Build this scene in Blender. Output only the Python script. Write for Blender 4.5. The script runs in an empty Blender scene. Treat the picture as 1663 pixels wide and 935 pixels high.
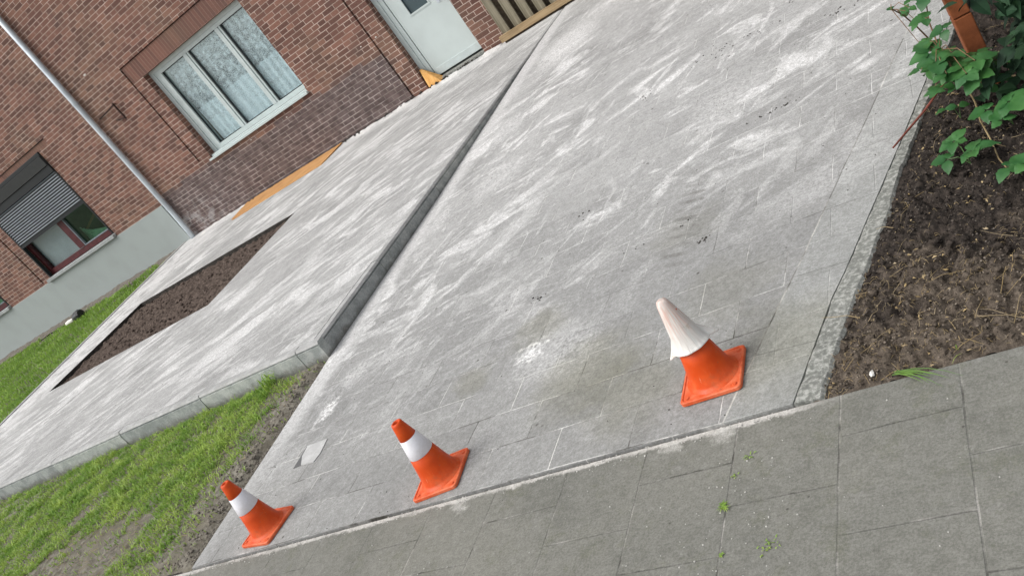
import bpy, bmesh, math, random
import numpy as np
from mathutils import Vector, Matrix, noise
R = math.radians
random.seed(7); rng = np.random.default_rng(7)
S = bpy.context.scene
C = S.collection

# ------------------------------------------------------------------ camera
cd = bpy.data.cameras.new('camera'); cam = bpy.data.objects.new('camera', cd); C.objects.link(cam)
cd.sensor_fit = 'HORIZONTAL'; cd.sensor_width = 36.0; cd.lens = 36.0 * 1442.58 / 1663.0
cd.clip_start = 0.05; cd.clip_end = 1000
M = ((0.770384, 0.294247, -0.565621), (-0.328838, -0.576669, -0.747876), (-0.546236, 0.76215, -0.347497))
rot = Matrix(((M[0][0], -M[1][0], -M[2][0]), (M[0][1], -M[1][1], -M[2][1]), (M[0][2], -M[1][2], -M[2][2])))
cam.matrix_world = Matrix.Translation((0, 0, 1.6)) @ rot.to_4x4()
S.camera = cam

# ------------------------------------------------------------------ sky, sun, exposure
SUN_EL, SUN_AZ = 52.0, 232.0      # azimuth measured clockwise from +Y (the facade side)
W = bpy.data.worlds.new('World'); S.world = W; W.use_nodes = True
wn = W.node_tree; wn.nodes.clear()
sky = wn.nodes.new('ShaderNodeTexSky'); sky.sky_type = 'NISHITA'; sky.sun_disc = False
sky.sun_elevation = R(SUN_EL); sky.sun_rotation = R(SUN_AZ); sky.dust_density = 4.0; sky.air_density = 1.0
hs = wn.nodes.new('ShaderNodeHueSaturation'); hs.inputs['Saturation'].default_value = 0.22
bg = wn.nodes.new('ShaderNodeBackground'); bg.inputs[1].default_value = 0.142
wo = wn.nodes.new('ShaderNodeOutputWorld')
wn.links.new(sky.outputs[0], hs.inputs['Color']); wn.links.new(hs.outputs[0], bg.inputs[0]); wn.links.new(bg.outputs[0], wo.inputs[0])
sd = bpy.data.lights.new('sun', 'SUN'); sd.energy = 0.9; sd.angle = R(40); sd.color = (1.0, 0.975, 0.94)
sun = bpy.data.objects.new('sun', sd); C.objects.link(sun)
az, el = R(SUN_AZ), R(SUN_EL)
sdir = Vector((math.sin(az) * math.cos(el), math.cos(az) * math.cos(el), math.sin(el)))
sun.rotation_euler = sdir.to_track_quat('Z', 'Y').to_euler(); sun.location = sdir * 30
S.view_settings.view_transform = 'Standard'; S.view_settings.look = 'None'
S.view_settings.exposure = 0.58; S.view_settings.gamma = 1.0; S.view_settings.use_curve_mapping = False

# ------------------------------------------------------------------ node helpers
class NT:
    def __init__(s, name, rough=0.8, spec=0.3):
        s.m = bpy.data.materials.new(name); s.m.use_nodes = True; s.t = s.m.node_tree
        s.b = s.t.nodes['Principled BSDF']; s.b.inputs['Roughness'].default_value = rough
        s.b.inputs['Specular IOR Level'].default_value = spec
        s._co = None
    def n(s, typ, **kw):
        nd = s.t.nodes.new(typ)
        for k, v in kw.items(): setattr(nd, k, v)
        return nd
    def l(s, a, b):
        s.t.links.new(a, b)
    def co(s):
        if s._co is None: s._co = s.n('ShaderNodeTexCoord').outputs['Object']
        return s._co
    def val(s, sock, v):
        if isinstance(v, (int, float)): sock.default_value = v
        elif isinstance(v, tuple): sock.default_value = v if len(v) == len(sock.default_value) else (*v, 1.0)
        else: s.l(v, sock)
    def map(s, sc=(1, 1, 1), loc=(0, 0, 0), rot=(0, 0, 0), v=None):
        m = s.n('ShaderNodeMapping'); s.l(v or s.co(), m.inputs[0])
        m.inputs['Scale'].default_value = sc; m.inputs['Location'].default_value = loc; m.inputs['Rotation'].default_value = rot
        return m.outputs[0]
    def noise(s, scale=5, detail=4, rough=0.55, v=None, dist=0.0):
        n = s.n('ShaderNodeTexNoise'); s.l(v or s.co(), n.inputs['Vector'])
        n.inputs['Scale'].default_value = scale; n.inputs['Detail'].default_value = detail
        n.inputs['Roughness'].default_value = rough; n.inputs['Distortion'].default_value = dist
        return n.outputs['Fac']
    def vor(s, scale=5, feat='F1', v=None, out='Distance', rnd=1.0):
        n = s.n('ShaderNodeTexVoronoi', feature=feat); s.l(v or s.co(), n.inputs['Vector'])
        n.inputs['Scale'].default_value = scale; n.inputs['Randomness'].default_value = rnd
        return n.outputs[out]
    def ramp(s, f, a, b, lo=0.0, hi=1.0):
        n = s.n('ShaderNodeMapRange', interpolation_type='SMOOTHSTEP'); s.val(n.inputs['Value'], f)
        n.inputs['From Min'].default_value = a; n.inputs['From Max'].default_value = b
        n.inputs['To Min'].default_value = lo; n.inputs['To Max'].default_value = hi
        return n.outputs[0]
    def mth(s, op, a, b=0.0, c=None, clamp=False):
        n = s.n('ShaderNodeMath', operation=op, use_clamp=clamp); s.val(n.inputs[0], a); s.val(n.inputs[1], b)
        if c is not None: s.val(n.inputs[2], c)
        return n.outputs[0]
    def mix(s, f, a, b, mode='MIX'):
        n = s.n('ShaderNodeMix', data_type='RGBA', blend_type=mode)
        s.val(n.inputs[0], f); s.val(n.inputs[6], a); s.val(n.inputs[7], b)
        return n.outputs[2]
    def xyz(s, v=None):
        n = s.n('ShaderNodeSeparateXYZ'); s.l(v or s.co(), n.inputs[0]); return n.outputs
    def comb(s, x=0.0, y=0.0, z=0.0):
        n = s.n('ShaderNodeCombineXYZ')
        for i, q in enumerate((x, y, z)): s.val(n.inputs[i], q)
        return n.outputs[0]
    def brick(s, v, w, h, mortar, c1, c2, cm, off=0.5, squash=1.0, sqf=2, smooth=0.3, bias=0.0):
        n = s.n('ShaderNodeTexBrick', offset=off, squash=squash, squash_frequency=sqf); s.l(v, n.inputs['Vector'])
        n.inputs['Scale'].default_value = 1.0; n.inputs['Brick Width'].default_value = w; n.inputs['Row Height'].default_value = h
        n.inputs['Mortar Size'].default_value = mortar; n.inputs['Mortar Smooth'].default_value = smooth; n.inputs['Bias'].default_value = bias
        s.val(n.inputs['Color1'], c1); s.val(n.inputs['Color2'], c2); s.val(n.inputs['Mortar'], cm)
        return n.outputs['Color'], n.outputs['Fac']
    def bump(s, h, strength=0.5, dist=0.01):
        n = s.n('ShaderNodeBump'); s.val(n.inputs['Height'], h); n.inputs['Strength'].default_value = strength
        n.inputs['Distance'].default_value = dist; s.l(n.outputs[0], s.b.inputs['Normal'])
    def col(s, c): s.val(s.b.inputs['Base Color'], c)
    def rough(s, r): s.val(s.b.inputs['Roughness'], r)
    def spot(s, x, y, r, soft=0.5, warp=0.08, ws=9.0, ax=1.0):
        # irregular round patch on the ground around (x, y)
        o = s.xyz(); nx = s.noise(ws, 4, 0.6); 
        dx = s.mth('MULTIPLY', s.mth('SUBTRACT', o[0], x), ax); dy = s.mth('SUBTRACT', o[1], y)
        d = s.mth('SQRT', s.mth('ADD', s.mth('MULTIPLY', dx, dx), s.mth('MULTIPLY', dy, dy)))
        d = s.mth('ADD', d, s.mth('MULTIPLY', s.mth('SUBTRACT', nx, 0.5), warp * 3))
        return s.ramp(d, r * (1 - soft), r, 1.0, 0.0)

def simple(name, c, rough=0.6, spec=0.3, var=0.12, scale=12, bump=0.0, metallic=0.0):
    m = NT(name, rough, spec)
    k = m.noise(scale, 5, 0.6)
    m.col(m.mix(m.ramp(k, 0.3, 0.7), tuple(x * (1 - var) for x in c), tuple(min(1, x * (1 + var)) for x in c)))
    m.b.inputs['Metallic'].default_value = metallic
    if bump: m.bump(m.noise(scale * 6, 5, 0.6), bump, 0.004)
    return m.m

# ------------------------------------------------------------------ paving materials
TYK = -0.035
DR_ANG, TE_ANG = 30.0, 34.0     # direction of the broom strokes, from the x axis
def mat_paving(name, kind):
    m = NT(name, 0.85, 0.25)
    o = m.xyz()
    if kind == 'sidewalk':
        # slabs laid in columns: long joints run towards the house, cross joints staggered
        wob = m.mth('MULTIPLY', m.mth('SUBTRACT', m.noise(2.2, 2), 0.5), 0.012)
        v = m.comb(m.mth('ADD', m.mth('ADD', o[1], 10 * 0.331 - 1.655), wob), m.mth('ADD', m.mth('ADD', o[0], 64 * 0.3135 + 0.744), wob), 0.0)
        c, f = m.brick(v, 0.331, 0.3135, 0.0035, (0.160, 0.160, 0.142), (0.205, 0.202, 0.180), (0.11, 0.11, 0.10), 0.5, smooth=0.6)
    else:
        wob = m.mth('MULTIPLY', m.mth('SUBTRACT', m.noise(1.7, 2), 0.5), 0.03)
        v = m.comb(m.mth('ADD', m.mth('ADD', o[0], 60 * 0.33 + 1.285), wob), m.mth('ADD', m.mth('ADD', o[1], 20 * 0.208 - 2.0), wob), 0.0)
        c, f = m.brick(v, 0.33, 0.208, 0.0030, (0.25, 0.25, 0.245), (0.325, 0.325, 0.318), (0.17, 0.165, 0.155), 0.5, smooth=0.6)
    big = m.noise(1.1, 4, 0.6); med = m.noise(6, 6, 0.65); fine = m.noise(130, 6, 0.9); grit = m.noise(420, 3, 0.8)
    if kind == 'sidewalk':
        jn = m.ramp(m.noise(5.5, 5, 0.8), 0.40, 0.56)
        base = (0.18, 0.179, 0.160)
        c = m.mix(0.22, c, base)
        c = m.mix(m.mth('MULTIPLY', f, m.mth('SUBTRACT', 1.0, jn)), m.mix(m.mth('MULTIPLY', f, 0.5), base, c), m.mix(m.ramp(m.noise(9, 3), 0.4, 0.6), (0.07, 0.068, 0.06), (0.30, 0.29, 0.27)))
        c = m.mix(m.mth('MULTIPLY', m.ramp(big, 0.35, 0.7), 0.5), c, m.mix(1.0, c, (1.28, 1.26, 1.22, 1), 'MULTIPLY'))
        # slightly darker towards the soil bed side, wet stains
        c = m.mix(m.mth('MULTIPLY', m.ramp(m.noise(3.2, 7, 0.75), 0.46, 0.64), 0.55), c, m.mix(1.0, c, (0.72, 0.73, 0.72, 1), 'MULTIPLY'))
        # crumbs of light bedding mortar along the joint with the driveway
        e = m.mth('ADD', o[1], m.mth('MULTIPLY', m.mth('SUBTRACT', m.noise(14, 4, 0.7), 0.5), 0.055))
        strip = m.mth('MULTIPLY', m.ramp(e, 1.958, 1.972), m.ramp(m.noise(3.2, 3, 0.6), 0.30, 0.5))
        strip = m.mth('MULTIPLY', strip, m.ramp(o[0], -0.7, -0.95))
        c = m.mix(m.mth('MULTIPLY', m.ramp(m.noise(7, 7, 0.8), 0.52, 0.64), 0.5), c, (0.145, 0.148, 0.112))
        c = m.mix(m.mth('MULTIPLY', m.ramp(m.noise(11, 7, 0.85, m.map((1, 1, 1), (4, 9, 0))), 0.53, 0.66), 0.45), c, (0.27, 0.265, 0.25))
        c = m.mix(m.mth('MULTIPLY', strip, 0.9), c, (0.52, 0.50, 0.47))
        c = m.mix(m.mth('MULTIPLY', m.ramp(m.spotl if False else m.noise(30, 5, 0.7), 0.66, 0.72), 0.5), c, (0.34, 0.34, 0.31))
        for (x, y, r) in ((-2.16, 1.945, 0.05), (-1.28, 1.96, 0.05), (-1.1, 1.955, 0.06)):
            c = m.mix(m.mth('MULTIPLY', m.mth('MULTIPLY', m.spot(x, y, r, 0.8, 0.04, 30), m.ramp(grit, 0.35, 0.55)), 0.8), c, (0.48, 0.47, 0.44))
    else:
        # joints: mostly filled, partly open and dark, partly swept full of light sand
        vis = m.ramp(m.noise(2.6, 5, 0.75), 0.40, 0.54)
        front = m.ramp(o[1], 4.4, 2.1) if kind == 'driveway' else 0.45
        jc = m.mix(m.ramp(m.noise(3.1, 4, 0.6, m.map((1, 1, 1), (7, 3, 1))), 0.42, 0.58), (0.08, 0.075, 0.065), (0.66, 0.65, 0.63))
        base = (0.31, 0.31, 0.304)
        c = m.mix(f, m.mix(0.25, c, base), base)
        c = m.mix(m.mth('MULTIPLY', f, m.mth('MULTIPLY', vis, m.mth('MAXIMUM', front, 0.6))), c, jc)
        c = m.mix(m.mth('MULTIPLY', m.ramp(big, 0.35, 0.68), 0.45), c, m.mix(1.0, c, (0.82, 0.82, 0.82, 1), 'MULTIPLY'))
        if kind == 'driveway':
            # long straight joint of the border course along the kerb
            ul = m.mth('SUBTRACT', o[0], m.mth('ADD', m.mth('MULTIPLY', m.mth('SUBTRACT', o[1], 2.218), 0.2745), -1.045))
            ul = m.mth('ADD', ul, wob)
            c = m.mix(m.mth('MULTIPLY', m.ramp(ul, 0.0, 0.003), 0.75), c, m.mix(m.ramp(m.noise(2.7, 4), .35, .65), (0.29, 0.295, 0.285), (0.34, 0.345, 0.335)))
            vb = m.comb(o[1], ul, 0.0); cb, fb = m.brick(m.comb(m.mth('ADD', o[1], m.mth('MULTIPLY', ul, 0.1)), m.mth('ADD', ul, 1.0), 0.0), 0.38, 2.0, 0.003, (0, 0, 0), (0, 0, 0), (1, 1, 1), 0.0)
            c = m.mix(m.mth('MULTIPLY', m.mth('MULTIPLY', fb, m.ramp(ul, 0.0, 0.003)), 0.6), c, (0.15, 0.15, 0.14))
            c = m.mix(m.mth('MULTIPLY', m.ramp(m.mth('ABSOLUTE', ul), 0.0042, 0.0022), m.ramp(m.noise(2.3, 3), .3, .45, .3, .9)), c, m.mix(m.ramp(m.noise(3.9, 3), .45, .6), (0.085, 0.08, 0.07), (0.5, 0.49, 0.46)))
        # swept jointing sand: streaks left by the broom
        def streak(ang, sc, a, b, seed, det=5, dist=0.6):
            vv = m.map(sc, (seed, seed * 1.7, 0), v=m.map(rot=(0, 0, R(-ang))))
            return m.ramp(m.noise(1.0, det, 0.6, vv, dist), a, b)
        if kind == 'driveway':
            s1 = streak(DR_ANG, (1.7, 2.9, 1), 0.49, 0.64, 3.1, 13, 0.9)
            s2 = m.mth('MULTIPLY', streak(DR_ANG - 12, (4.0, 12, 1), 0.50, 0.68, 9.4, 8, 0.9), m.ramp(o[0], -1.6, -3.0, 0.45, 1.0))
            s3 = m.mth('MAXIMUM', streak(DR_ANG + 45, (1.8, 5.0, 1), 0.52, 0.68, 5.2, 11, 0.9), streak(DR_ANG - 35, (2.2, 6.0, 1), 0.54, 0.70, 15.2, 11, 0.9))
            amt = m.ramp(m.mth('ADD', o[1], m.mth('MULTIPLY', o[0], -0.28)), 3.0, 4.6, 0.12, 1.0)
        else:
            s1 = streak(TE_ANG, (1.5, 3.4, 1), 0.48, 0.62, 1.1, 13, 0.9)
            s2 = streak(TE_ANG - 6, (2.2, 9, 1), 0.47, 0.62, 4.4, 10, 0.8)
            s3 = streak(TE_ANG + 30, (1.6, 5.5, 1), 0.52, 0.68, 8.2, 11, 0.9)
            amt = m.ramp(o[1], 3.3, 5.2, 0.75, 1.0)
        d = m.mth('MAXIMUM', m.mth('MULTIPLY', s1, 0.85), m.mth('MAXIMUM', m.mth('MULTIPLY', s2, 0.7), m.mth('MULTIPLY', s3, 0.7)))
        d = m.mth('MULTIPLY', d, m.ramp(m.noise(0.9, 3, 0.5, m.map((1, 1, 1), (2, 5, 0))), 0.30, 0.55, 0.45, 1.0))
        d = m.mth('MULTIPLY', m.mth('MULTIPLY', d, amt), m.ramp(fine, 0.30, 0.58, 0.45, 1.0))
        if kind == 'driveway':
            for (x, y, r, k, ax) in ((-2.13, 2.80, 0.12, 0.95, 1.0), (-1.95, 2.72, 0.28, 0.35, 0.8), (-3.60, 2.98, 0.15, 0.9, 1.7), (-3.55, 3.25, 0.20, 0.45, 1.3), (-3.75, 5.0, 0.35, 0.6, 2.0), (-3.45, 7.9, 0.9, 0.8, 1.6), (-3.6, 6.3, 0.5, 0.6, 1.5), (-2.9, 8.6, 0.9, 0.55, 1.0), (-3.3, 5.3, 0.5, 0.5, 1.0), (-1.4, 4.6, 0.45, 0.45, 1.0)):
                d = m.mth('MAXIMUM', d, m.mth('MULTIPLY', m.mth('MULTIPLY', m.spot(x, y, r, 0.75, 0.09, 24, ax), m.ramp(m.noise(55, 5, 0.75), 0.38, 0.56, 0.15, 1.0)), k))
            # sand gathered along the foot of the terrace kerb
            kb = m.mth('ADD', o[0], m.mth('MULTIPLY', m.mth('SUBTRACT', m.noise(7, 4, 0.7), 0.5), 0.25))
            d = m.mth('MAXIMUM', d, m.mth('MULTIPLY', m.mth('MULTIPLY', m.ramp(kb, -3.72, -3.9), m.ramp(o[1], 2.2, 3.4, 0.3, 1.0)), 0.55))
        else:
            d = m.mth('MAXIMUM', d, m.mth('MULTIPLY', m.mth('MULTIPLY', m.ramp(o[0], -9.6, -11.0), m.ramp(med, 0.3, 0.6)), 0.75))
            d = m.mth('MAXIMUM', d, m.mth('MULTIPLY', m.ramp(m.mth('ADD', o[1], m.mth('MULTIPLY', med, 0.6)), 9.7, 10.0), 0.6))
        film = m.mth('MULTIPLY', m.ramp(o[1], 2.3, 5.5) if kind == 'driveway' else 0.8, m.ramp(m.noise(1.4, 6, 0.7), 0.25, 0.65, 0.04, 0.28))
        d = m.mth('MAXIMUM', d, film)
        d = m.mth('MULTIPLY', d, m.ramp(m.noise(45, 6, 0.85), 0.38, 0.56, 0.5, 1.0))
        # sand left standing in the joints
        jv = m.mth('MULTIPLY', m.mth('MULTIPLY', f, m.ramp(m.noise(4.5, 4, 0.7, m.map((1, 1, 1), (11, 2, 0))), 0.42, 0.55)), m.ramp(o[1], 2.6, 4.2, 0.0, 0.5) if kind == 'driveway' else 0.65)
        d = m.mth('MAXIMUM', d, jv)
        c = m.mix(d, c, (0.84, 0.835, 0.83))
        if kind == 'driveway':
            c = m.mix(m.ramp(m.mth('ADD', o[1], m.mth('MULTIPLY', big, 0.6)), 3.3, 2.4, 0.0, 0.5), c, m.mix(1.0, c, (0.92, 0.92, 0.905, 1), 'MULTIPLY'))
            # olive damp patches and dirt near the street
            for (x, y, r, k) in ((-1.75, 2.5, 0.34, 0.8), (-0.95, 2.3, 0.35, 0.7), (-1.5, 2.3, 0.3, 0.7), (-1.45, 3.35, 0.25, 0.3), (-2.15, 3.0, 0.2, 0.6), (-2.45, 2.75, 0.16, 0.6), (-1.2, 2.75, 0.3, 0.4)):
                c = m.mix(m.mth('MULTIPLY', m.spot(x, y, r, 0.8, 0.1, 6), k), c, m.mix(1.0, c, (0.78, 0.77, 0.67, 1), 'MULTIPLY'))
            # tyre print
            tx = m.mth('ADD', m.mth('MULTIPLY', o[1], TYK), o[0])   # band running slightly aslant
            u = m.mth('SUBTRACT', tx, -1.592)
            band = m.mth('MULTIPLY', m.ramp(m.mth('ABSOLUTE', u), 0.085, 0.05, 0.0, 1.0), m.mth('MULTIPLY', m.ramp(o[1], 2.9, 3.2), m.ramp(o[1], 3.95, 3.6)))
            tr = m.mth('SINE', m.mth('MULTIPLY', m.mth('ADD', o[1], m.mth('MULTIPLY', o[0], 0.35)), 84.0))
            c = m.mix(m.mth('MULTIPLY', m.mth('MULTIPLY', band, m.ramp(tr, 0.0, 0.8)), m.ramp(m.noise(16, 5, 0.8), 0.42, 0.56, 0.0, 0.75)), c, (0.17, 0.165, 0.155))
    # grain, pits and specks
    c = m.mix(m.ramp(fine, 0.40, 0.60), m.mix(1.0, c, (0.76, 0.76, 0.75, 1), 'MULTIPLY'), m.mix(1.0, c, (1.16, 1.16, 1.16, 1), 'MULTIPLY'))
    c = m.mix(m.ramp(m.noise(32, 5, 0.8), 0.38, 0.62), m.mix(1.0, c, (0.88, 0.88, 0.87, 1), 'MULTIPLY'), m.mix(1.0, c, (1.07, 1.07, 1.07, 1), 'MULTIPLY'))
    c = m.mix(m.mth('MULTIPLY', m.ramp(grit, 0.64, 0.74), 0.45), c, m.mix(1.0, c, (0.55, 0.54, 0.52, 1), 'MULTIPLY'))
    sp = m.vor(9 if kind != 'sidewalk' else 18); spn = m.noise(5, 3, 0.6)
    c = m.mix(m.mth('MULTIPLY', m.ramp(sp, 0.085, 0.05), m.ramp(spn, 0.50, 0.6)), c, (0.085, 0.08, 0.07))
    m.col(c)
    hgt = m.mth('SUBTRACT', m.mth('MULTIPLY', fine, 0.35), m.mth('MULTIPLY', f, 0.9))
    hgt = m.mth('ADD', hgt, m.mth('MULTIPLY', med, 0.7))
    m.bump(hgt, 0.5, 0.005)
    m.rough(m.ramp(med, 0.3, 0.7, 0.72, 0.95))
    return m.m



def mat_concrete(name, base=(0.3, 0.31, 0.30), light=(0.5, 0.5, 0.48), amt=0.3, sc=14, specks=True):
    m = NT(name, 0.88, 0.2)
    a = m.noise(sc, 6, 0.7); fine = m.noise(200, 4, 0.75)
    c = m.mix(m.mth('MULTIPLY', m.ramp(a, 0.42, 0.66), amt), base, light)
    c = m.mix(m.mth('MULTIPLY', m.ramp(m.noise(3, 4), 0.4, 0.7), 0.4), c, m.mix(1.0, c, (0.72, 0.74, 0.72, 1), 'MULTIPLY'))
    c = m.mix(m.mth('MULTIPLY', m.ramp(fine, 0.35, 0.7), 0.5), m.mix(1.0, c, (0.82, 0.82, 0.82, 1), 'MULTIPLY'), c)
    if specks: c = m.mix(m.ramp(m.vor(60), 0.16, 0.08, 0, 0.5), c, (0.1, 0.1, 0.09))
    m.col(c); m.bump(m.mth('ADD', m.mth('MULTIPLY', a, 1.0), m.mth('MULTIPLY', fine, 0.3)), 0.5, 0.006)
    return m.m

def mat_kerbface(name):
    m = NT(name, 0.9, 0.2); o = m.xyz(); g = m.n('ShaderNodeNewGeometry').outputs['Random Per Island']
    a = m.noise(9, 6, 0.75); fine = m.noise(150, 5, 0.8)
    c = m.mix(m.ramp(a, 0.38, 0.66), (0.29, 0.31, 0.30), (0.45, 0.465, 0.45))
    c = m.mix(g, m.mix(1.0, c, (0.84, 0.85, 0.86, 1), 'MULTIPLY'), m.mix(1.0, c, (1.12, 1.12, 1.10, 1), 'MULTIPLY'))
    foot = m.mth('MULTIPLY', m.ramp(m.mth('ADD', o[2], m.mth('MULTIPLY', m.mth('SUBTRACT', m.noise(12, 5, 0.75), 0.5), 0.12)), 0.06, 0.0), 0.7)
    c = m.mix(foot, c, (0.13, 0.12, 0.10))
    c = m.mix(m.mth('MULTIPLY', m.ramp(m.noise(26, 5, 0.8), 0.60, 0.70), 0.5), c, (0.62, 0.62, 0.60))
    c = m.mix(m.ramp(fine, 0.38, 0.62), m.mix(1.0, c, (0.80, 0.80, 0.80, 1), 'MULTIPLY'), m.mix(1.0, c, (1.1, 1.1, 1.1, 1), 'MULTIPLY'))
    m.col(c); m.bump(m.mth('ADD', a, m.mth('MULTIPLY', fine, 0.4)), 0.7, 0.008); return m.m
def mat_brickwall(name, vertical=False):
    m = NT(name, 0.88, 0.2)
    o = m.xyz()
    wob = m.mth('MULTIPLY', m.mth('SUBTRACT', m.noise(5, 3), 0.5), 0.006)
    hx = m.mth('ADD', o[0], o[1])   # reveal faces continue the pattern round the corner
    if vertical:
        v = m.comb(m.mth('ADD', m.mth('ADD', o[2], 20.0), wob), m.mth('ADD', m.mth('ADD', hx, 40.0), wob), 0.0)
        c, f = m.brick(v, 0.33, 0.0645, 0.004, (0.16, 0.088, 0.070), (0.185, 0.10, 0.080), (0.26, 0.175, 0.145), 0.0, smooth=0.3)
    else:
        v = m.comb(m.mth('ADD', m.mth('ADD', hx, 40.0), wob), m.mth('ADD', m.mth('ADD', o[2], 20 * 0.0645 - 0.11), wob), 0.0)
        c, f = m.brick(v, 0.205, 0.0645, 0.0043, (0.14, 0.073, 0.058), (0.225, 0.122, 0.095), (0.50, 0.40, 0.34), 0.5, 0.62, 3, smooth=0.15)
    # a second random tone per brick
    c2, f2 = m.brick(v, 0.205 if not vertical else 0.33, 0.0645, 0.0, (0.88, 0.89, 0.91), (1.14, 1.08, 1.03), (1, 1, 1), 0.5 if not vertical else 0.0, 0.62 if not vertical else 1.0, 3, bias=0.1)
    mort = m.ramp(f, 0.35, 0.75)
    c = m.mix(1.0, c, c2, 'MULTIPLY')
    zone = m.noise(0.9, 3, 0.5)
    bodyc = m.mix(m.ramp(zone, 0.45, 0.62, 0.0, 0.5), c, m.mix(1.0, c, (0.98, 1.22, 1.15, 1), 'MULTIPLY'))
    face = m.noise(60, 5, 0.7)
    bodyc = m.mix(m.ramp(face, 0.3, 0.7), m.mix(1.0, bodyc, (0.74, 0.74, 0.74, 1), 'MULTIPLY'), m.mix(1.0, bodyc, (1.12, 1.12, 1.12, 1), 'MULTIPLY'))
    # odd dark over-burnt bricks
    bodyc = m.mix(m.mth('MULTIPLY', m.ramp(m.noise(2.3, 3, 0.6), 0.55, 0.70), 0.35), bodyc, (0.10, 0.072, 0.066))
    if not vertical:
        # the foot of the wall is laid in dark clinker with grey joints
        zc = m.mth('MULTIPLY', m.mth('FLOOR', m.mth('DIVIDE', m.mth('ADD', o[2], 20 * 0.0645 - 0.11), 0.0645)), 0.0645)
        xc = m.mth('MULTIPLY', m.mth('FLOOR', m.mth('DIVIDE', hx, 0.205)), 0.205)
        e = m.mth('ADD', m.mth('SUBTRACT', zc, 20 * 0.0645 - 0.14), m.mth('MULTIPLY', m.mth('SUBTRACT', m.noise(2.6, 5, 0.8, m.comb(xc, 0.0, zc)), 0.5), 0.62))
        e = m.mth('ADD', e, m.mth('MULTIPLY', o[0], 0.02))
        low = m.mth('MULTIPLY', m.ramp(e, 0.74, 0.66), m.mth('MULTIPLY', m.ramp(o[0], -11.75, -11.6), m.ramp(o[0], -6.56, -6.60)))
        dk = m.mix(m.ramp(m.noise(8, 4, 0.6), 0.35, 0.65), (0.075, 0.057, 0.056), (0.155, 0.118, 0.112))
        bodyc = m.mix(m.mth('MULTIPLY', low, 0.9), bodyc, dk)
        mc = m.mix(m.ramp(m.noise(4, 5, 0.7), 0.4, 0.62), (0.34, 0.26, 0.215), (0.56, 0.45, 0.385))
        mc = m.mix(m.mth('MULTIPLY', low, 0.8), mc, m.mix(m.ramp(m.noise(5, 4), 0.38, 0.62), (0.13, 0.115, 0.105), (0.44, 0.39, 0.365)))
        mort = m.mth('MULTIPLY', mort, m.ramp(m.noise(2.5, 4, 0.6), 0.28, 0.45, 0.55, 1.0))
        c = m.mix(mort, bodyc, mc)
        # salt bloom by the downpipe
        sb = m.mth('MULTIPLY', m.ramp(o[0], -10.2, -11.5), m.mth('MULTIPLY', m.ramp(o[2], 0.8, 0.25), m.ramp(m.noise(6, 5, 0.7), 0.46, 0.62)))
        c = m.mix(m.mth('MULTIPLY', sb, 0.55), c, (0.5, 0.49, 0.48))
    else:
        c = m.mix(m.mth('MULTIPLY', mort, 0.55), bodyc, (0.30, 0.19, 0.15))
    m.col(c)
    m.bump(m.mth('SUBTRACT', m.mth('MULTIPLY', face, 0.5), m.mth('MULTIPLY', f, 1.0)), 0.7, 0.006)
    return m.m

def mat_soil(name, a, b, cc=None, sc=30):
    m = NT(name, 0.95, 0.12)
    n1 = m.noise(sc, 6, 0.7); n2 = m.noise(2.5, 4, 0.6); n3 = m.noise(150, 4, 0.7)
    c = m.mix(m.ramp(n1, 0.32, 0.68), a, b)
    if cc: c = m.mix(m.ramp(n2, 0.42, 0.6), c, cc)
    c = m.mix(m.mth('MULTIPLY', m.ramp(n3, 0.6, 0.75), 0.5), c, m.mix(1.0, c, (2.2, 2.1, 2.0, 1), 'MULTIPLY'))
    m.col(c); m.bump(m.mth('ADD', n1, m.mth('MULTIPLY', n3, 0.4)), 0.9, 0.012)
    return m.m

def mat_leaf(name, a, b, rough=0.45, scale=7.0, trans=0.15):
    m = NT(name, rough, 0.4)
    k = m.noise(scale, 3, 0.6)
    g = m.n('ShaderNodeNewGeometry').outputs['Random Per Island']
    c = m.mix(m.ramp(k, 0.35, 0.65), a, b)
    c = m.mix(m.mth('MULTIPLY', g, 0.7), c, m.mix(1.0, c, (1.5, 1.35, 0.9, 1), 'MULTIPLY'))
    m.col(c)
    try: m.b.inputs['Subsurface Weight'].default_value = 0.0
    except Exception: pass
    tr = m.n('ShaderNodeBsdfTranslucent'); m.l(c, tr.inputs['Color'])
    mx = m.n('ShaderNodeMixShader'); mx.inputs[0].default_value = trans
    m.l(m.b.outputs[0], mx.inputs[1]); m.l(tr.outputs[0], mx.inputs[2])
    m.l(mx.outputs[0], m.t.nodes['Material Output'].inputs[0])
    return m.m

def mat_glass(name, tint=(0.75, 0.85, 0.85), refl=0.25, rcol=(0.85, 0.95, 0.97)):
    m = NT(name, 0.05, 0.5)
    tr = m.n('ShaderNodeBsdfTransparent'); tr.inputs[0].default_value = (*tint, 1)
    gl = m.n('ShaderNodeBsdfGlossy'); gl.inputs['Roughness'].default_value = 0.03; gl.inputs[0].default_value = (*rcol, 1)
    fr = m.n('ShaderNodeLayerWeight'); fr.inputs[0].default_value = 0.5
    f = m.mth('ADD', m.mth('POWER', fr.outputs['Facing'], 4.0), refl, clamp=True)
    mx = m.n('ShaderNodeMixShader'); m.l(f, mx.inputs[0]); m.l(tr.outputs[0], mx.inputs[1]); m.l(gl.outputs[0], mx.inputs[2])
    m.l(mx.outputs[0], m.t.nodes['Material Output'].inputs[0])
    return m.m

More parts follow.
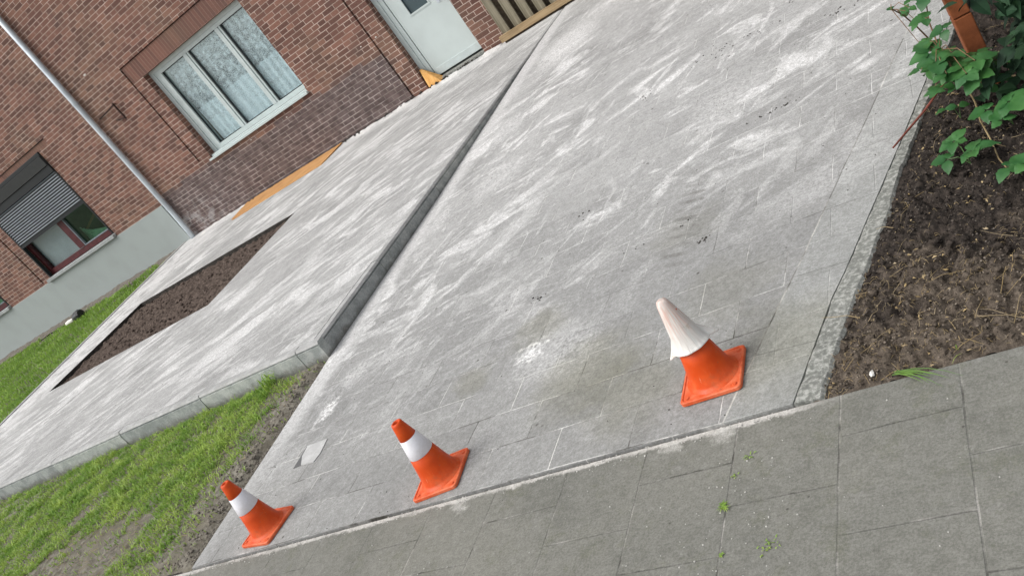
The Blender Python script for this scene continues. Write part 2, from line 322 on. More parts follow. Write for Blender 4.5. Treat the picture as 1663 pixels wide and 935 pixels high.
def mat_wood(name, a, b, axis=0, scale=1.0, rough=0.8):
    m = NT(name, rough, 0.2)
    sc = [26, 26, 26]; sc[axis] = 1.4
    k = m.noise(scale, 6, 0.65, m.map(tuple(sc)), 0.4)
    c = m.mix(m.ramp(k, 0.3, 0.7), a, b)
    c = m.mix(m.mth('MULTIPLY', m.ramp(m.noise(5, 4), 0.45, 0.7), 0.5), c, m.mix(1.0, c, (0.62, 0.62, 0.6, 1), 'MULTIPLY'))
    m.col(c); m.bump(k, 0.4, 0.004)
    return m.m

def mat_lace(name):
    m = NT(name, 0.9, 0.1)
    o = m.xyz()
    fl = m.vor(16, 'SMOOTH_F1'); fine = m.noise(70, 5, 0.8); band = m.noise(3.2, 4, 0.6)
    dens = m.mth('ADD', m.ramp(fl, 0.15, 0.6, 0.35, 0.0), m.ramp(fine, 0.42, 0.58, 0.0, 0.45))
    dens = m.mth('ADD', dens, m.ramp(band, 0.35, 0.65, 0.16, 0.36))
    hem = m.ramp(m.mth('ADD', o[2], m.mth('MULTIPLY', o[0], 0.0)), 1.64, 1.61, 0.0, 0.40)
    dens = m.mth('ADD', dens, hem, clamp=True)
    m.col(m.mix(m.ramp(fine, 0.4, 0.6), (0.60, 0.67, 0.69), (0.86, 0.90, 0.90)))
    tr = m.n('ShaderNodeBsdfTransparent')
    mx = m.n('ShaderNodeMixShader'); m.l(dens, mx.inputs[0]); m.l(tr.outputs[0], mx.inputs[1]); m.l(m.b.outputs[0], mx.inputs[2])
    m.l(mx.outputs[0], m.t.nodes['Material Output'].inputs[0])
    return m.m

MT = dict(
    drive=mat_paving('driveway_paving', 'driveway'), terr=mat_paving('terrace_paving', 'terrace'), walk=mat_paving('sidewalk_slabs', 'sidewalk'),
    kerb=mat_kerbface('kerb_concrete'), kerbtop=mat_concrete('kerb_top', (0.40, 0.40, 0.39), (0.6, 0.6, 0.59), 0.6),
    kerbr=mat_concrete('rough_kerb', (0.21, 0.215, 0.195), (0.55, 0.55, 0.51), 0.8, 60),
    brick=mat_brickwall('brick_wall'), soldier=mat_brickwall('brick_band', True),
    plinth=mat_concrete('plinth_render', (0.39, 0.43, 0.42), (0.44, 0.475, 0.465), 0.5, 3, False),
    upvc=simple('window_plastic', (0.50, 0.56, 0.55), 0.35, 0.4, 0.06), door=simple('door_paint', (0.50, 0.56, 0.545), 0.4, 0.4, 0.04, 3),
    dark=simple('dark_interior', (0.02, 0.022, 0.022), 0.9), glass=mat_glass('window_glass', (0.93, 0.97, 0.98), 0.10),
    glass2=simple('door_glass', (0.06, 0.09, 0.10), 0.15, 0.8, 0.1, 4), glass3=mat_glass('green_reflection_glass', (0.55, 0.7, 0.6), 0.06, (0.55, 0.75, 0.6)),  # the third glass is tinted green to paint in a reflection
    lace=mat_lace('lace_curtain'), maroon=simple('maroon_wood', (0.075, 0.016, 0.018), 0.5, 0.3, 0.3), black=simple('black_box', (0.012, 0.015, 0.016), 0.5),
    boxgrey=simple('shutter_box_grey', (0.035, 0.037, 0.036), 0.7, 0.2), slat=simple('shutter_slat', (0.19, 0.215, 0.24), 0.5, 0.4, 0.1),
    stone=mat_concrete('sill_stone', (0.38, 0.40, 0.40), (0.6, 0.62, 0.62), 0.5, 10), greycloth=simple('grey_blind', (0.30, 0.33, 0.33), 0.9, 0.1, 0.08, 4),
    pipe=simple('zinc_pipe', (0.54, 0.59, 0.63), 0.45, 0.4, 0.12, 5, 0.0, 0.2), iron=simple('rusty_iron', (0.03, 0.018, 0.014), 0.8, 0.2, 0.4),
    mortar=simple('mortar_crumb', (0.75, 0.72, 0.66), 0.9, 0.1), orange=None,
    soil=mat_soil('dark_soil', (0.020, 0.016, 0.013), (0.085, 0.066, 0.052), None, 45), bed=mat_soil('bed_soil', (0.045, 0.034, 0.028), (0.15, 0.115, 0.095), None, 34),
    turf=mat_soil('lawn_soil', (0.10, 0.09, 0.07), (0.27, 0.25, 0.21), (0.17, 0.155, 0.12), 26), strip=mat_soil('strip_soil', (0.11, 0.10, 0.085), (0.24, 0.215, 0.18), None, 20),
    grass=mat_leaf('grass_blades', (0.15, 0.28, 0.045), (0.30, 0.43, 0.10), 0.6, 5.0, 0.3), lawn=mat_leaf('lawn_blades', (0.15, 0.28, 0.045), (0.24, 0.40, 0.08), 0.6, 2.0, 0.3), straw=mat_leaf('dry_straw', (0.22, 0.17, 0.10), (0.36, 0.29, 0.19), 0.8, 9, 0.05),
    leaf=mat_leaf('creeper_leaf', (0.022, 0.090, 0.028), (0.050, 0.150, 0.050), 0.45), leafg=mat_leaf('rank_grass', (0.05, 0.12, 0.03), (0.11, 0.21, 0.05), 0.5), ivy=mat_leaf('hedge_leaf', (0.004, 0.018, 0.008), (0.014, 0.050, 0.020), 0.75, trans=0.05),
    stem=simple('stem', (0.20, 0.12, 0.07), 0.7, 0.2, 0.3), redstem=simple('red_stem', (0.17, 0.05, 0.035), 0.6, 0.2, 0.3), greenstem=simple('green_stem', (0.08, 0.15, 0.05), 0.6),
    terra=simple('terracotta', (0.27, 0.088, 0.036), 0.75, 0.2, 0.25, 18, 0.3), wood=mat_wood('weathered_slat', (0.125, 0.11, 0.075), (0.27, 0.24, 0.175), 2),
    rail=mat_wood('pale_rail', (0.26, 0.18, 0.10), (0.42, 0.31, 0.18), 0), ply=mat_wood('orange_board', (0.40, 0.19, 0.07), (0.60, 0.35, 0.15), 0, 1.4),
    wedge=mat_wood('wedge_wood', (0.55, 0.27, 0.075), (0.74, 0.42, 0.15), 2), roof=simple('roof_tile', (0.10, 0.055, 0.045), 0.8, 0.2, 0.3),
    sand=simple('sand', (0.66, 0.65, 0.63), 0.95, 0.1, 0.14, 22, 0.5), peb=simple('pebble', (0.42, 0.41, 0.38), 0.8, 0.2, 0.4, 40), shell=simple('shell_white', (0.78, 0.76, 0.70), 0.5), blackp=simple('black_plastic', (0.012, 0.012, 0.013), 0.35, 0.5),
    trunk=simple('bark', (0.09, 0.07, 0.05), 0.9, 0.1, 0.3, 30, 0.5), dirt=simple('joint_dirt', (0.05, 0.045, 0.04), 0.95, 0.1, 0.4, 30),
)

def mat_cone():
    m = NT('cone_plastic', 0.45, 0.28)
    n1 = m.noise(14, 5, 0.65); n2 = m.noise(90, 4, 0.7); o = m.xyz()
    c = m.mix(m.ramp(n1, 0.35, 0.7), (0.56, 0.058, 0.004), (0.64, 0.080, 0.007))
    low = m.ramp(m.mth('ADD', o[2], m.mth('MULTIPLY', n1, 0.05)), 0.10, 0.03)
    c = m.mix(m.mth('MULTIPLY', low, m.ramp(n1, 0.45, 0.7, 0.05, 0.35)), c, (0.72, 0.24, 0.12))
    c = m.mix(m.mth('MULTIPLY', m.ramp(n2, 0.60, 0.70), 0.45), c, (0.30, 0.11, 0.06))
    sc = m.noise(1.0, 6, 0.8, m.map((60, 60, 14))); c = m.mix(m.mth('MULTIPLY', m.ramp(sc, 0.60, 0.68), 0.45), c, (0.80, 0.36, 0.22))
    c = m.mix(m.mth('MULTIPLY', m.ramp(m.noise(9, 6, 0.8), 0.54, 0.70), 0.5), c, (0.36, 0.10, 0.04))
    m.col(c); m.rough(m.ramp(n1, 0.3, 0.7, 0.35, 0.6)); m.bump(n1, 0.15, 0.004)
    return m.m
def mat_plate():
    m = NT('cone_base_plastic', 0.55, 0.35)
    n1 = m.noise(22, 5, 0.65)
    c = m.mix(m.ramp(n1, 0.35, 0.65), (0.60, 0.085, 0.018), (0.68, 0.17, 0.075))
    c = m.mix(m.mth('MULTIPLY', m.ramp(m.noise(30, 5, 0.7), 0.60, 0.72), 0.6), c, (0.14, 0.08, 0.06))
    m.col(c); m.bump(n1, 0.2, 0.004); return m.m
def mat_sleeve():
    m = NT('sleeve_plastic', 0.5, 0.4)
    o = m.xyz()
    ang = m.mth('ARCTAN2', o[1], o[0])
    v = m.comb(m.mth('MULTIPLY', ang, 3.0), m.mth('MULTIPLY', o[2], 5.0), 0.0)
    k = m.noise(1.6, 5, 0.7, v); dirt = m.noise(25, 5, 0.75)
    c = m.mix(m.mth('MULTIPLY', m.ramp(k, 0.36, 0.60), m.ramp(o[2], 0.18, 0.30, 0.10, 0.75)), (0.74, 0.73, 0.69), (0.74, 0.42, 0.33))
    c = m.mix(m.mth('MULTIPLY', m.ramp(dirt, 0.58, 0.72), m.ramp(k, 0.3, 0.6, 0.1, 0.7)), c, (0.40, 0.33, 0.22))
    m.col(c); m.bump(k, 0.7, 0.01); return m.m
MT['cone'] = mat_cone(); MT['plate'] = mat_plate(); MT['sleeve'] = mat_sleeve()
MT['tile'] = mat_concrete('tile_piece', (0.50, 0.50, 0.49), (0.66, 0.66, 0.65), 0.6, 20); MT['slate'] = mat_concrete('slate_piece', (0.13, 0.13, 0.13), (0.2, 0.2, 0.2), 0.5, 30)
def mat_band():
    m = NT('reflective_band', 0.45, 0.35); a = m.noise(16, 6, 0.8); sc = m.noise(1.0, 5, 0.8, m.map((70, 70, 16)))
    c = m.mix(m.ramp(a, 0.4, 0.7), (0.76, 0.755, 0.79), (0.66, 0.65, 0.66)); c = m.mix(m.mth('MULTIPLY', m.ramp(sc, 0.60, 0.70), 0.5), c, (0.45, 0.42, 0.40))
    m.col(c); m.bump(a, 0.2, 0.003); return m.m
MT['white'] = mat_band()

# ------------------------------------------------------------------ mesh helpers
def setp(o, label=None, cat=None, group=None, kind=None):
    for k, v in (('label', label), ('category', cat), ('group', group), ('kind', kind)):
        if v: o[k] = v
    return o
def new(name, verts, faces, mat, parent=None, smooth=False, loc=None, mats=None, mi=None):
    me = bpy.data.meshes.new(name); me.from_pydata([tuple(v) for v in verts], [], faces); me.update()
    for q in (mats or [mat]): me.materials.append(q)
    if mi is not None: me.polygons.foreach_set('material_index', mi)
    if smooth: me.polygons.foreach_set('use_smooth', [True] * len(me.polygons))
    o = bpy.data.objects.new(name, me); C.objects.link(o)
    if parent: o.parent = parent
    if loc: o.location = loc
    return o
def empty(name, loc=(0, 0, 0), rz=0.0):
    o = bpy.data.objects.new(name, None); C.objects.link(o); o.location = loc; o.rotation_euler = (0, 0, rz); o.empty_display_size = 0.1
    return o
class MB:
    def __init__(s): s.v = []; s.f = []; s.m = []
    def add(s, vs, fs, mi=0):
        b = len(s.v); s.v += [tuple(v) for v in vs]; s.f += [tuple(b + i for i in f) for f in fs]; s.m += [mi] * len(fs)
    def box(s, x0, x1, y0, y1, z0, z1, mi=0):
        s.add([(x0, y0, z0), (x1, y0, z0), (x1, y1, z0), (x0, y1, z0), (x0, y0, z1), (x1, y0, z1), (x1, y1, z1), (x0, y1, z1)],
              [(0, 3, 2, 1), (4, 5, 6, 7), (0, 1, 5, 4), (1, 2, 6, 5), (2, 3, 7, 6), (3, 0, 4, 7)], mi)
    def prism(s, poly, z0, z1, mi=0):
        n = len(poly); s.add([(x, y, z0) for x, y in poly] + [(x, y, z1) for x, y in poly],
              [tuple(range(n - 1, -1, -1)), tuple(range(n, 2 * n))] + [(i, (i + 1) % n, n + (i + 1) % n, n + i) for i in range(n)], mi)
    def tube(s, pts, rad, seg=8, mi=0):
        pts = [Vector(p) for p in pts]; n = len(pts); rad = rad if isinstance(rad, (list, tuple)) else [rad] * n
        vs = []; fs = []
        for i, p in enumerate(pts):
            t = (pts[min(i + 1, n - 1)] - pts[max(i - 1, 0)]).normalized()
            a = t.orthogonal().normalized() if i == 0 else (pa - t * pa.dot(t)).normalized()
            pa = a; b = t.cross(a)
            for k in range(seg):
                w = 2 * math.pi * k / seg; vs.append(p + (a * math.cos(w) + b * math.sin(w)) * rad[i])
        for i in range(n - 1):
            for k in range(seg): fs.append((i * seg + k, i * seg + (k + 1) % seg, (i + 1) * seg + (k + 1) % seg, (i + 1) * seg + k))
        fs.append(tuple(range(seg - 1, -1, -1))); fs.append(tuple((n - 1) * seg + k for k in range(seg)))
        s.add(vs, fs, mi)
    def build(s, name, mat, parent=None, smooth=False, bevel=0.0, loc=None):
        mats = mat if isinstance(mat, list) else [mat]
        o = new(name, s.v, s.f, None, parent, smooth, loc, mats, s.m)
        if bevel:
            b = o.modifiers.new('bevel', 'BEVEL'); b.width = bevel; b.segments = 2; b.limit_method = 'ANGLE'
        return o
def fbm(x, y, sc, oc=4, seed=0.0):
    return noise.fractal(Vector((x * sc, y * sc, seed)), 0.6, 2.1, oc, noise_basis='PERLIN_ORIGINAL')

# ------------------------------------------------------------------ ground, pavement, driveway, terrace
ZP = [(-9, 0.0), (3.4, 0.0), (4.5, 0.016), (5.5, 0.032), (8.1, 0.108), (9.1, 0.127), (99, 0.128)]   # profile of the sloping driveway
def zd(y):
    for (a, za), (b_, zb) in zip(ZP, ZP[1:]):
        if y <= b_: return za + (zb - za) * (y - a) / (b_ - a)
def dlx(y): return -3.905 - 0.07 * (min(y, 3.61) - 2.0) if y < 3.61 else -4.0176
ground = new('ground', [(-300, -300, -0.06), (300, -300, -0.06), (300, 300, -0.06), (-300, 300, -0.06)], [(0, 1, 2, 3)], MT['strip']); setp(ground, kind='structure')
b = MB(); b.prism([(-14, -1.2), (6, -1.2), (6, 1.982), (-14, 1.982)], -0.05, 0.0)
setp(b.build('sidewalk', MT['walk']), kind='structure')
b = MB(); b.box(-14, 6, 1.975, 2.02, -0.05, -0.010)
setp(b.build('joint_bed', MT['dirt']), kind='structure')

KL = [(-0.883, 1.996), (-0.775, 2.461), (-0.728, 2.606), (-0.656, 2.867), (-0.606, 3.042), (-0.404, 3.763), (0.40, 6.7), (1.15, 9.6), (1.2, 10.0)]
KR = [(-0.795, 1.99), (-0.694, 2.454), (-0.650, 2.60), (-0.578, 2.862), (-0.552, 3.045), (-0.362, 3.755), (0.44, 6.69), (1.19, 9.6), (1.24, 10.0)]
def klx(y):
    for (x0, y0), (x1, y1) in zip(KL, KL[1:]):
        if y <= y1: return x0 + (x1 - x0) * (y - y0) / (y1 - y0)
    return KL[-1][0]
ys = [1.996, 2.2, 2.461, 2.606, 2.867, 3.042, 3.4, 3.608, 3.763, 4.5, 5.0, 5.5, 6.1, 6.7, 7.4, 8.1, 8.6, 9.1, 9.6, 9.995]
vs = []; fs = []
for y in ys:
    z = zd(y) + 0.004
    vs += [(dlx(y), y, -0.05), (dlx(y), y, z), (klx(y) - 0.0025, y, z), (klx(y) - 0.0025, y, -0.05)]
for i in range(len(ys) - 1):
    a, c2 = 4 * i, 4 * i + 4
    fs += [(a, c2, c2 + 1, a + 1), (a + 1, a + 2, c2 + 2, c2 + 1), (a + 2, a + 3, c2 + 3, c2 + 2)]
fs = [tuple(reversed(f)) if i % 3 == 0 else f for i, f in enumerate(fs)] + [(0, 3, 2, 1)]
drive = new('driveway', vs, fs, MT['drive']); setp(drive, kind='structure')
# concrete kerb strip between driveway and soil bed, edges chipped
vs = []; fs = []; n = 0
pts = []
for i in range(len(KL) - 1):
    L0, L1, R0, R1 = [Vector(q) for q in (KL[i], KL[i + 1], KR[i], KR[i + 1])]
    k = max(1, int((L1 - L0).length / 0.025))
    for j in range(k): pts.append((L0.lerp(L1, j / k), R0.lerp(R1, j / k)))
for (l_, r_) in pts:
    zz = zd(l_.y) + 0.005; w = (r_ - l_); jag = 1.0 + 0.07 * fbm(l_.y, 3, 5) + 0.04 * fbm(l_.y, 7, 22)
    r2 = l_ + w * jag; h = zz + 0.005 * fbm(l_.y, 1, 14)
    vs += [(l_.x, l_.y, -0.05), (l_.x, l_.y, h - 0.004), (l_.x + w.x * .12, l_.y + w.y * .12, h), (r2.x - w.x * .12, r2.y, h - 0.002 + 0.004 * fbm(l_.y, 4, 20)), (r2.x, r2.y, h - 0.012), (r2.x + .002, r2.y, -0.05)]
for i in range(len(pts) - 1):
    for k in range(5): a = 6 * i + k; fs.append((a, a + 1, a + 7, a + 6)[::-1])
fs.append((0, 5, 4, 3, 2, 1))
o = new('kerb', vs, fs, MT['kerbr'], smooth=False); setp(o, kind='structure')

# terrace with its rectangular planting bed
TZ = 0.13; BX0, BX1, BY0, BY1 = -10.35, -7.13, 5.68, 7.45
def lx(y): return -11.2 - 0.15 * (y - 5.38)
X0 = -4.098; Y0 = 3.688
b = MB()
rows = [Y0, BY0, BY1, 9.995]
for i in range(3):
    ya, yb = rows[i], rows[i + 1]
    cols = [(lx(ya) + .085, lx(yb) + .085), (BX0, BX0), (BX1, BX1), (X0, X0)]
    for j in range(3):
        if i == 1 and j == 1: continue
        (xa0, xa1), (xb0, xb1) = cols[j], cols[j + 1]
        b.add([(xa0, ya, TZ), (xb0, ya, TZ), (xb1, yb, TZ), (xa1, yb, TZ)], [(0, 1, 2, 3)])
# inner walls of the bed
b.add([(BX0, BY0, TZ), (BX1, BY0, TZ), (BX1, BY1, TZ), (BX0, BY1, TZ), (BX0, BY0, -.05), (BX1, BY0, -.05), (BX1, BY1, -.05), (BX0, BY1, -.05)],
      [(0, 4, 5, 1)[::-1], (1, 5, 6, 2)[::-1], (2, 6, 7, 3)[::-1], (3, 7, 4, 0)[::-1]], 1)
b.add([(X0, Y0, TZ), (lx(Y0) + .085, Y0, TZ), (X0, Y0, -.05), (lx(Y0) + .085, Y0, -.05), (X0, 9.995, TZ), (X0, 9.995, -.05)], [(0, 1, 3, 2), (0, 2, 5, 4)])
setp(b.build('terrace', [MT['terr'], MT['dirt']]), kind='structure')
# kerb stones round the terrace: side to the driveway, front to the grass
b = MB(); g = 0.009
yj = [3.61, 4.54, 5.62, 6.66, 7.70, 8.74, 9.72]
b.add([], [])
def kstone(p0, p1, out, dz=0.0):
    # a kerb stone from p0 to p1; out = horizontal unit vector of its exposed face
    p0, p1, o_ = Vector(p0), Vector(p1), Vector(out); W_ = .067; sh = random.uniform(-.003, .001); p0, p1 = p0 + o_ * (sh + random.uniform(-.001, .001)), p1 + o_ * (sh + random.uniform(-.001, .001)); dz += random.uniform(-.002, .001); T = TZ + .003 + dz
    prof = [(0.0, -.05, 0), (0.0, T - .028, 0), (-.009, T - .026, 0), (-.009, T - .017, 0), (-.001, T - .015, 0), (-.013, T, 1), (-W_, T, 1), (-W_, -.05, 0)]
    n = len(prof); vs = [(p.x + o_.x * q, p.y + o_.y * q, z) for p in (p0, p1) for q, z, _ in prof]
    F_ = []; fl = (Vector((p1.x - p0.x, p1.y - p0.y)).cross(o_) > 0)
    for i in range(n):
        f = (i, (i + 1) % n, n + (i + 1) % n, n + i); F_.append((f if fl else f[::-1], 1 if i in (4, 5) else 0))
    F_ += [(tuple(range(n)) if not fl else tuple(range(n - 1, -1, -1)), 0), (tuple(range(n, 2 * n)) if fl else tuple(range(2 * n - 1, n - 1, -1)), 0)]
    b.add(vs, [q[0] for q in F_], 0)
    for q in range(len(F_)): b.m[len(b.m) - len(F_) + q] = F_[q][1]
xj = [-4.020, -4.235, -5.286, -6.33, -7.375, -8.42, -9.46, -10.5, -10.93]
for i in range(len(xj) - 1):
    kstone((xj[i + 1] + g / 2, 3.61), (xj[i] - (g / 2 if i else 0), 3.61), (0, -1), random.uniform(-.001, .001))
for i in range(len(yj) - 1):
    y0 = yj[i] + g / 2 if i else 3.670
    y0 = yj[i] + g / 2 if i else 3.6785; xx = -4.020 - (0.005 if i > 0 else 0); kstone((xx, y0), (xx, yj[i + 1] - g / 2), (1, 0), random.uniform(-.001, .001) - (0.0015 if i == 0 else 0))
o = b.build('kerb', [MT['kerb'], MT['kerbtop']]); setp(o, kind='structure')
b = MB()
for i in range(6):
    ya = 3.6 + i * 1.06; yb = min(ya + 1.055, 9.99)
    b.add([(lx(ya), ya, -.05), (lx(ya) + .082, ya, -.05), (lx(yb) + .082, yb, -.05), (lx(yb), yb, -.05), (lx(ya), ya, TZ + .012), (lx(ya) + .082, ya, TZ + .012), (lx(yb) + .082, yb, TZ + .012), (lx(yb), yb, TZ + .012)],
          [(0, 3, 2, 1), (4, 5, 6, 7), (0, 1, 5, 4), (1, 2, 6, 5), (2, 3, 7, 6), (3, 0, 4, 7)])
o = b.build('kerb', MT['kerbtop'], bevel=0.008); setp(o, kind='structure')

def soilgrid(name, x0, x1, y0, y1, step, zf, mat):
    nx = int((x1 - x0) / step) + 1; ny = int((y1 - y0) / step) + 1
    vs = [(x0 + i * step, y0 + j * step, zf(x0 + i * step, y0 + j * step)) for j in range(ny) for i in range(nx)]
    fs = [(j * nx + i, j * nx + i + 1, (j + 1) * nx + i + 1, (j + 1) * nx + i) for j in range(ny - 1) for i in range(nx - 1)]
    o = new(name, vs, fs, mat, smooth=True); return o
def clod(x, y, sc=1.0, seed=0.0):   # lumpy earth
    a = 1.0 - abs(fbm(x, y, 11 / sc, 3, seed)) * 1.6; c_ = fbm(x, y, 34 / sc, 4, seed + 5); d_ = abs(fbm(x, y, 75 / sc, 2, seed + 9))
    return 0.014 * a + 0.020 * c_ + 0.010 * d_
o = soilgrid('planting_bed', BX0 + .004, BX1 - .004, BY0 + .004, BY1 - .002, 0.022, lambda x, y: min(0.118, 0.070 + 1.2 * clod(x, y, 2.2, 3)), MT['bed']); setp(o, kind='structure')

def zsoil(x, y):
    base = zd(y) - 0.012 + 0.022 * fbm(x, y, 2.2, 3, 2.0) + 0.016 * fbm(x, y, 6.5, 3, 7.0)
    e = min(1.0, max(0.0, (y - 1.965) / 0.09)); w = min(1.0, max(0.0, (x - klx(y) - .06) / 0.10))
    k = min(e, w)
    z = base * k + (1 - k) * (zd(y) - 0.014) + clod(x, y, 1.0, 1.0) * (0.35 + 0.65 * k) + 0.012 * k
    if x < klx(y) + 0.03: z = min(z, zd(y) - 0.03)
    return z
def mat_rightsoil():
    m = NT('right_bed_soil', 0.95, 0.12); o = m.xyz()
    n1 = m.noise(42, 6, 0.75); n2 = m.noise(5, 5, 0.65); n3 = m.noise(170, 4, 0.75)
    dry = m.mix(m.ramp(n1, 0.32, 0.68), (0.050, 0.040, 0.031), (0.175, 0.142, 0.112))
    wet = m.mix(m.ramp(n1, 0.35, 0.7), (0.020, 0.017, 0.015), (0.082, 0.066, 0.055))
    w = m.mth('ADD', m.mth('ADD', o[1], m.mth('MULTIPLY', m.mth('SUBTRACT', n2, 0.5), 1.5)), m.mth('MULTIPLY', o[0], -0.25))
    c = m.mix(m.ramp(w, 2.38, 2.68), dry, wet)
    c = m.mix(m.mth('MULTIPLY', m.ramp(n3, 0.58, 0.72), 0.5), c, m.mix(1.0, c, (2.1, 2.0, 1.9, 1), 'MULTIPLY'))
    m.col(c); m.bump(m.mth('ADD', n1, m.mth('MULTIPLY', n3, 0.5)), 0.9, 0.012); return m.m
MT['drysoil'] = mat_rightsoil()
def mat_crumb():
    m = NT('soil_crumbs', 0.95, 0.1); o = m.xyz(); g = m.n('ShaderNodeNewGeometry').outputs['Random Per Island']; n2 = m.noise(5, 5, 0.65)
    w = m.mth('ADD', m.mth('ADD', o[1], m.mth('MULTIPLY', m.mth('SUBTRACT', n2, 0.5), 1.5)), m.mth('MULTIPLY', o[0], -0.25))
    a = m.mix(m.mth('POWER', g, 1.6), (0.042, 0.034, 0.027), (0.30, 0.25, 0.20)); d_ = m.mix(m.mth('POWER', g, 3.0), (0.014, 0.012, 0.011), (0.20, 0.17, 0.145))
    c = m.mix(m.ramp(w, 2.38, 2.68), a, d_); c = m.mix(m.ramp(m.noise(90, 4), .35, .65), m.mix(1.0, c, (0.6, 0.6, 0.6, 1), 'MULTIPLY'), c)
    m.col(c); return m.m
MT['crumb'] = mat_crumb()
o = soilgrid('soil', -0.86, 0.6, 1.984, 4.3, 0.0085, zsoil, MT['drysoil']); setp(o, kind='structure')
o = new('soil', [(0.58, 1.984, -.012), (6, 1.984, -.012), (6, 10, .12), (-.45, 4.28, zd(4.28) - .03), (.58, 4.28, zd(4.28) - .03), (1.1, 10, .11)], [(0, 1, 2, 4), (3, 4, 2, 5)], MT['drysoil']); setp(o, kind='structure')
def zturf(x, y):
    z = 0.006 + 0.014 * fbm(x, y, 3.1, 3, 6) + 0.5 * clod(x, y, 1.3, 4)
    d = min(1.0, max(0.0, (y - 1.99) / 0.12)); z = z * d - 0.012 * (1 - d)
    if x > dlx(y) - 0.07: z = min(z, zd(y) - 0.003)
    if x > dlx(y) - 0.012: z = -0.03
    if y > 3.45: z -= 0.012 * min(1, (y - 3.45) / .1)
    return z
o = soilgrid('lawn_ground', -9.6, -3.90, 1.984, 3.606, 0.02, zturf, MT['turf']); setp(o, kind='structure')
o = soilgrid('lawn_ground', -21.0, -11.0, 3.0, 9.99, 0.09, lambda x, y: (0.085 + 0.02 * fbm(x, y, 1.3, 3, 3) if x < lx(y) - 0.01 else 0.0), MT['turf']); setp(o, kind='structure')
b = soilgrid('dirt_strip', -21.0, -11.72, 9.42, 9.985, 0.035, lambda x, y: 0.098 + 0.022 * fbm(x, y, 2.2, 4, 8) + 0.6 * clod(x, y, 2.0, 2) * min(1, (y - 9.4) * 5), MT['strip']); setp(b, kind='structure')

# ------------------------------------------------------------------ grass and litter (stuff)
def blades(name, pts, zf, lo, hi, width, mat, lean=0.6, group=None):
    pts = np.asarray(pts); n = len(pts)
    h = rng.uniform(lo, hi, n); a = rng.uniform(0, 2 * np.pi, n); l_ = rng.uniform(0.15, lean, n) * h; w = width * rng.uniform(0.6, 1.3, n)
    z0 = np.array([zf(x, y) for x, y in pts]) - 0.004
    dx, dy = np.cos(a), np.sin(a); px, py = -dy, dx
    V = np.empty((n, 5, 3))
    V[:, 0] = np.stack([pts[:, 0] - px * w, pts[:, 1] - py * w, z0], 1); V[:, 1] = np.stack([pts[:, 0] + px * w, pts[:, 1] + py * w, z0], 1)
    mx = pts[:, 0] + dx * l_ * .35; my = pts[:, 1] + dy * l_ * .35
    V[:, 2] = np.stack([mx + px * w * .8, my + py * w * .8, z0 + h * .6], 1); V[:, 3] = np.stack([mx - px * w * .8, my - py * w * .8, z0 + h * .6], 1)
    V[:, 4] = np.stack([pts[:, 0] + dx * l_, pts[:, 1] + dy * l_, z0 + h * (1 - 0.3 * l_ / h)], 1)
    base = np.arange(n) * 5
    F = [(int(k), int(k + 1), int(k + 2), int(k + 3)) for k in base] + [(int(k + 3), int(k + 2), int(k + 4)) for k in base]
    return new(name, V.reshape(-1, 3), F, mat)
pts = []
while len(pts) < 52000:
    x = random.uniform(-9.2, -4.0); y = random.uniform(2.0, 3.59)
    if random.random() > (1.0 if x > -7 else .6): continue
    cl = fbm(x, y, 3.5, 3, 1.5); edge = (dlx(y) - .01 - x)
    p = 0.88 + 0.9 * cl
    dist = math.hypot((x + 5.35) / 0.50, (y - 2.33) / 0.25)      # bare patch
    if dist < 1.15 + cl: p *= 0.04
    if edge < 0.38 + 0.4 * cl: p *= max(0.03, (edge - 0.06) * 0.6)
    if y < 2.12: p *= 0.6
    if random.random() < p: pts.append((x, y))
setp(blades('grass', pts, zturf, 0.014, 0.046, 0.0027, MT['grass'], 1.5), kind='stuff', label='green tufty grass between the terrace kerb and the pavement', )
pts2 = []
for _ in range(95):
    cx, cy = random.uniform(-8.5, -4.35), random.uniform(2.7, 3.56); pts2 += [(cx + random.gauss(0, .025), min(3.595, cy + random.gauss(0, .02))) for _ in range(30)]
setp(blades('grass', pts2, zturf, 0.03, 0.075, 0.0036, MT['grass'], 1.5), kind='stuff', label='taller grass clumps in front of the terrace kerb')
pts = []
while len(pts) < 42000:
    x = random.uniform(-19.5, -11.25); y = random.uniform(4.6, 9.65)
    if x > lx(y) - 0.02: continue
    if y > 9.42 + 0.35 * fbm(x, 2, 1.5) : continue
    pts.append((x, y))
setp(blades('grass', pts, lambda x, y: 0.09 + 0.02 * fbm(x, y, 1.3, 3, 3), 0.03, 0.07, 0.006, MT['lawn'], 1.0), kind='stuff', label='bright green lawn strip along the rendered plinth')
# dry straw, roots and crumbs
def litter(name, pts, zf, lo, hi, rad, mat, label):
    b = MB()
    for x, y in pts:
        L = random.uniform(lo, hi); a = random.uniform(0, math.tau); cv = random.choice((0.1, .2, .5)) * random.uniform(-1, 1); P = []; z = zf(x, y) + 0.003
        for t in (0, .33, .66, 1):
            aa = a + cv * t; P.append((x + math.cos(aa) * L * t, y + math.sin(aa) * L * t, z + 0.012 * math.sin(t * 3.1) * random.random() + rad))
        b.tube(P, [rad, rad, rad * .8, rad * .4], 4)
    o = b.build(name, mat); setp(o, kind='stuff', label=label); return o
sp = []
while len(sp) < 1500:
    x = random.uniform(-0.85, 0.3); y = random.uniform(1.99, 4.0)
    if x < klx(y) + .07: continue
    if y > 2.5 and random.random() < .72: continue
    sp.append((x, y))
litter('straw_litter', sp, zsoil, 0.006, 0.030, 0.0005, MT['straw'], 'dry roots and straw scattered on the soil bed')
litter('root_litter', [q for q in sp if q[1] < 3.6][:110], zsoil, 0.05, 0.14, 0.0009, MT['straw'], 'longer dry roots lying on the soil bed')
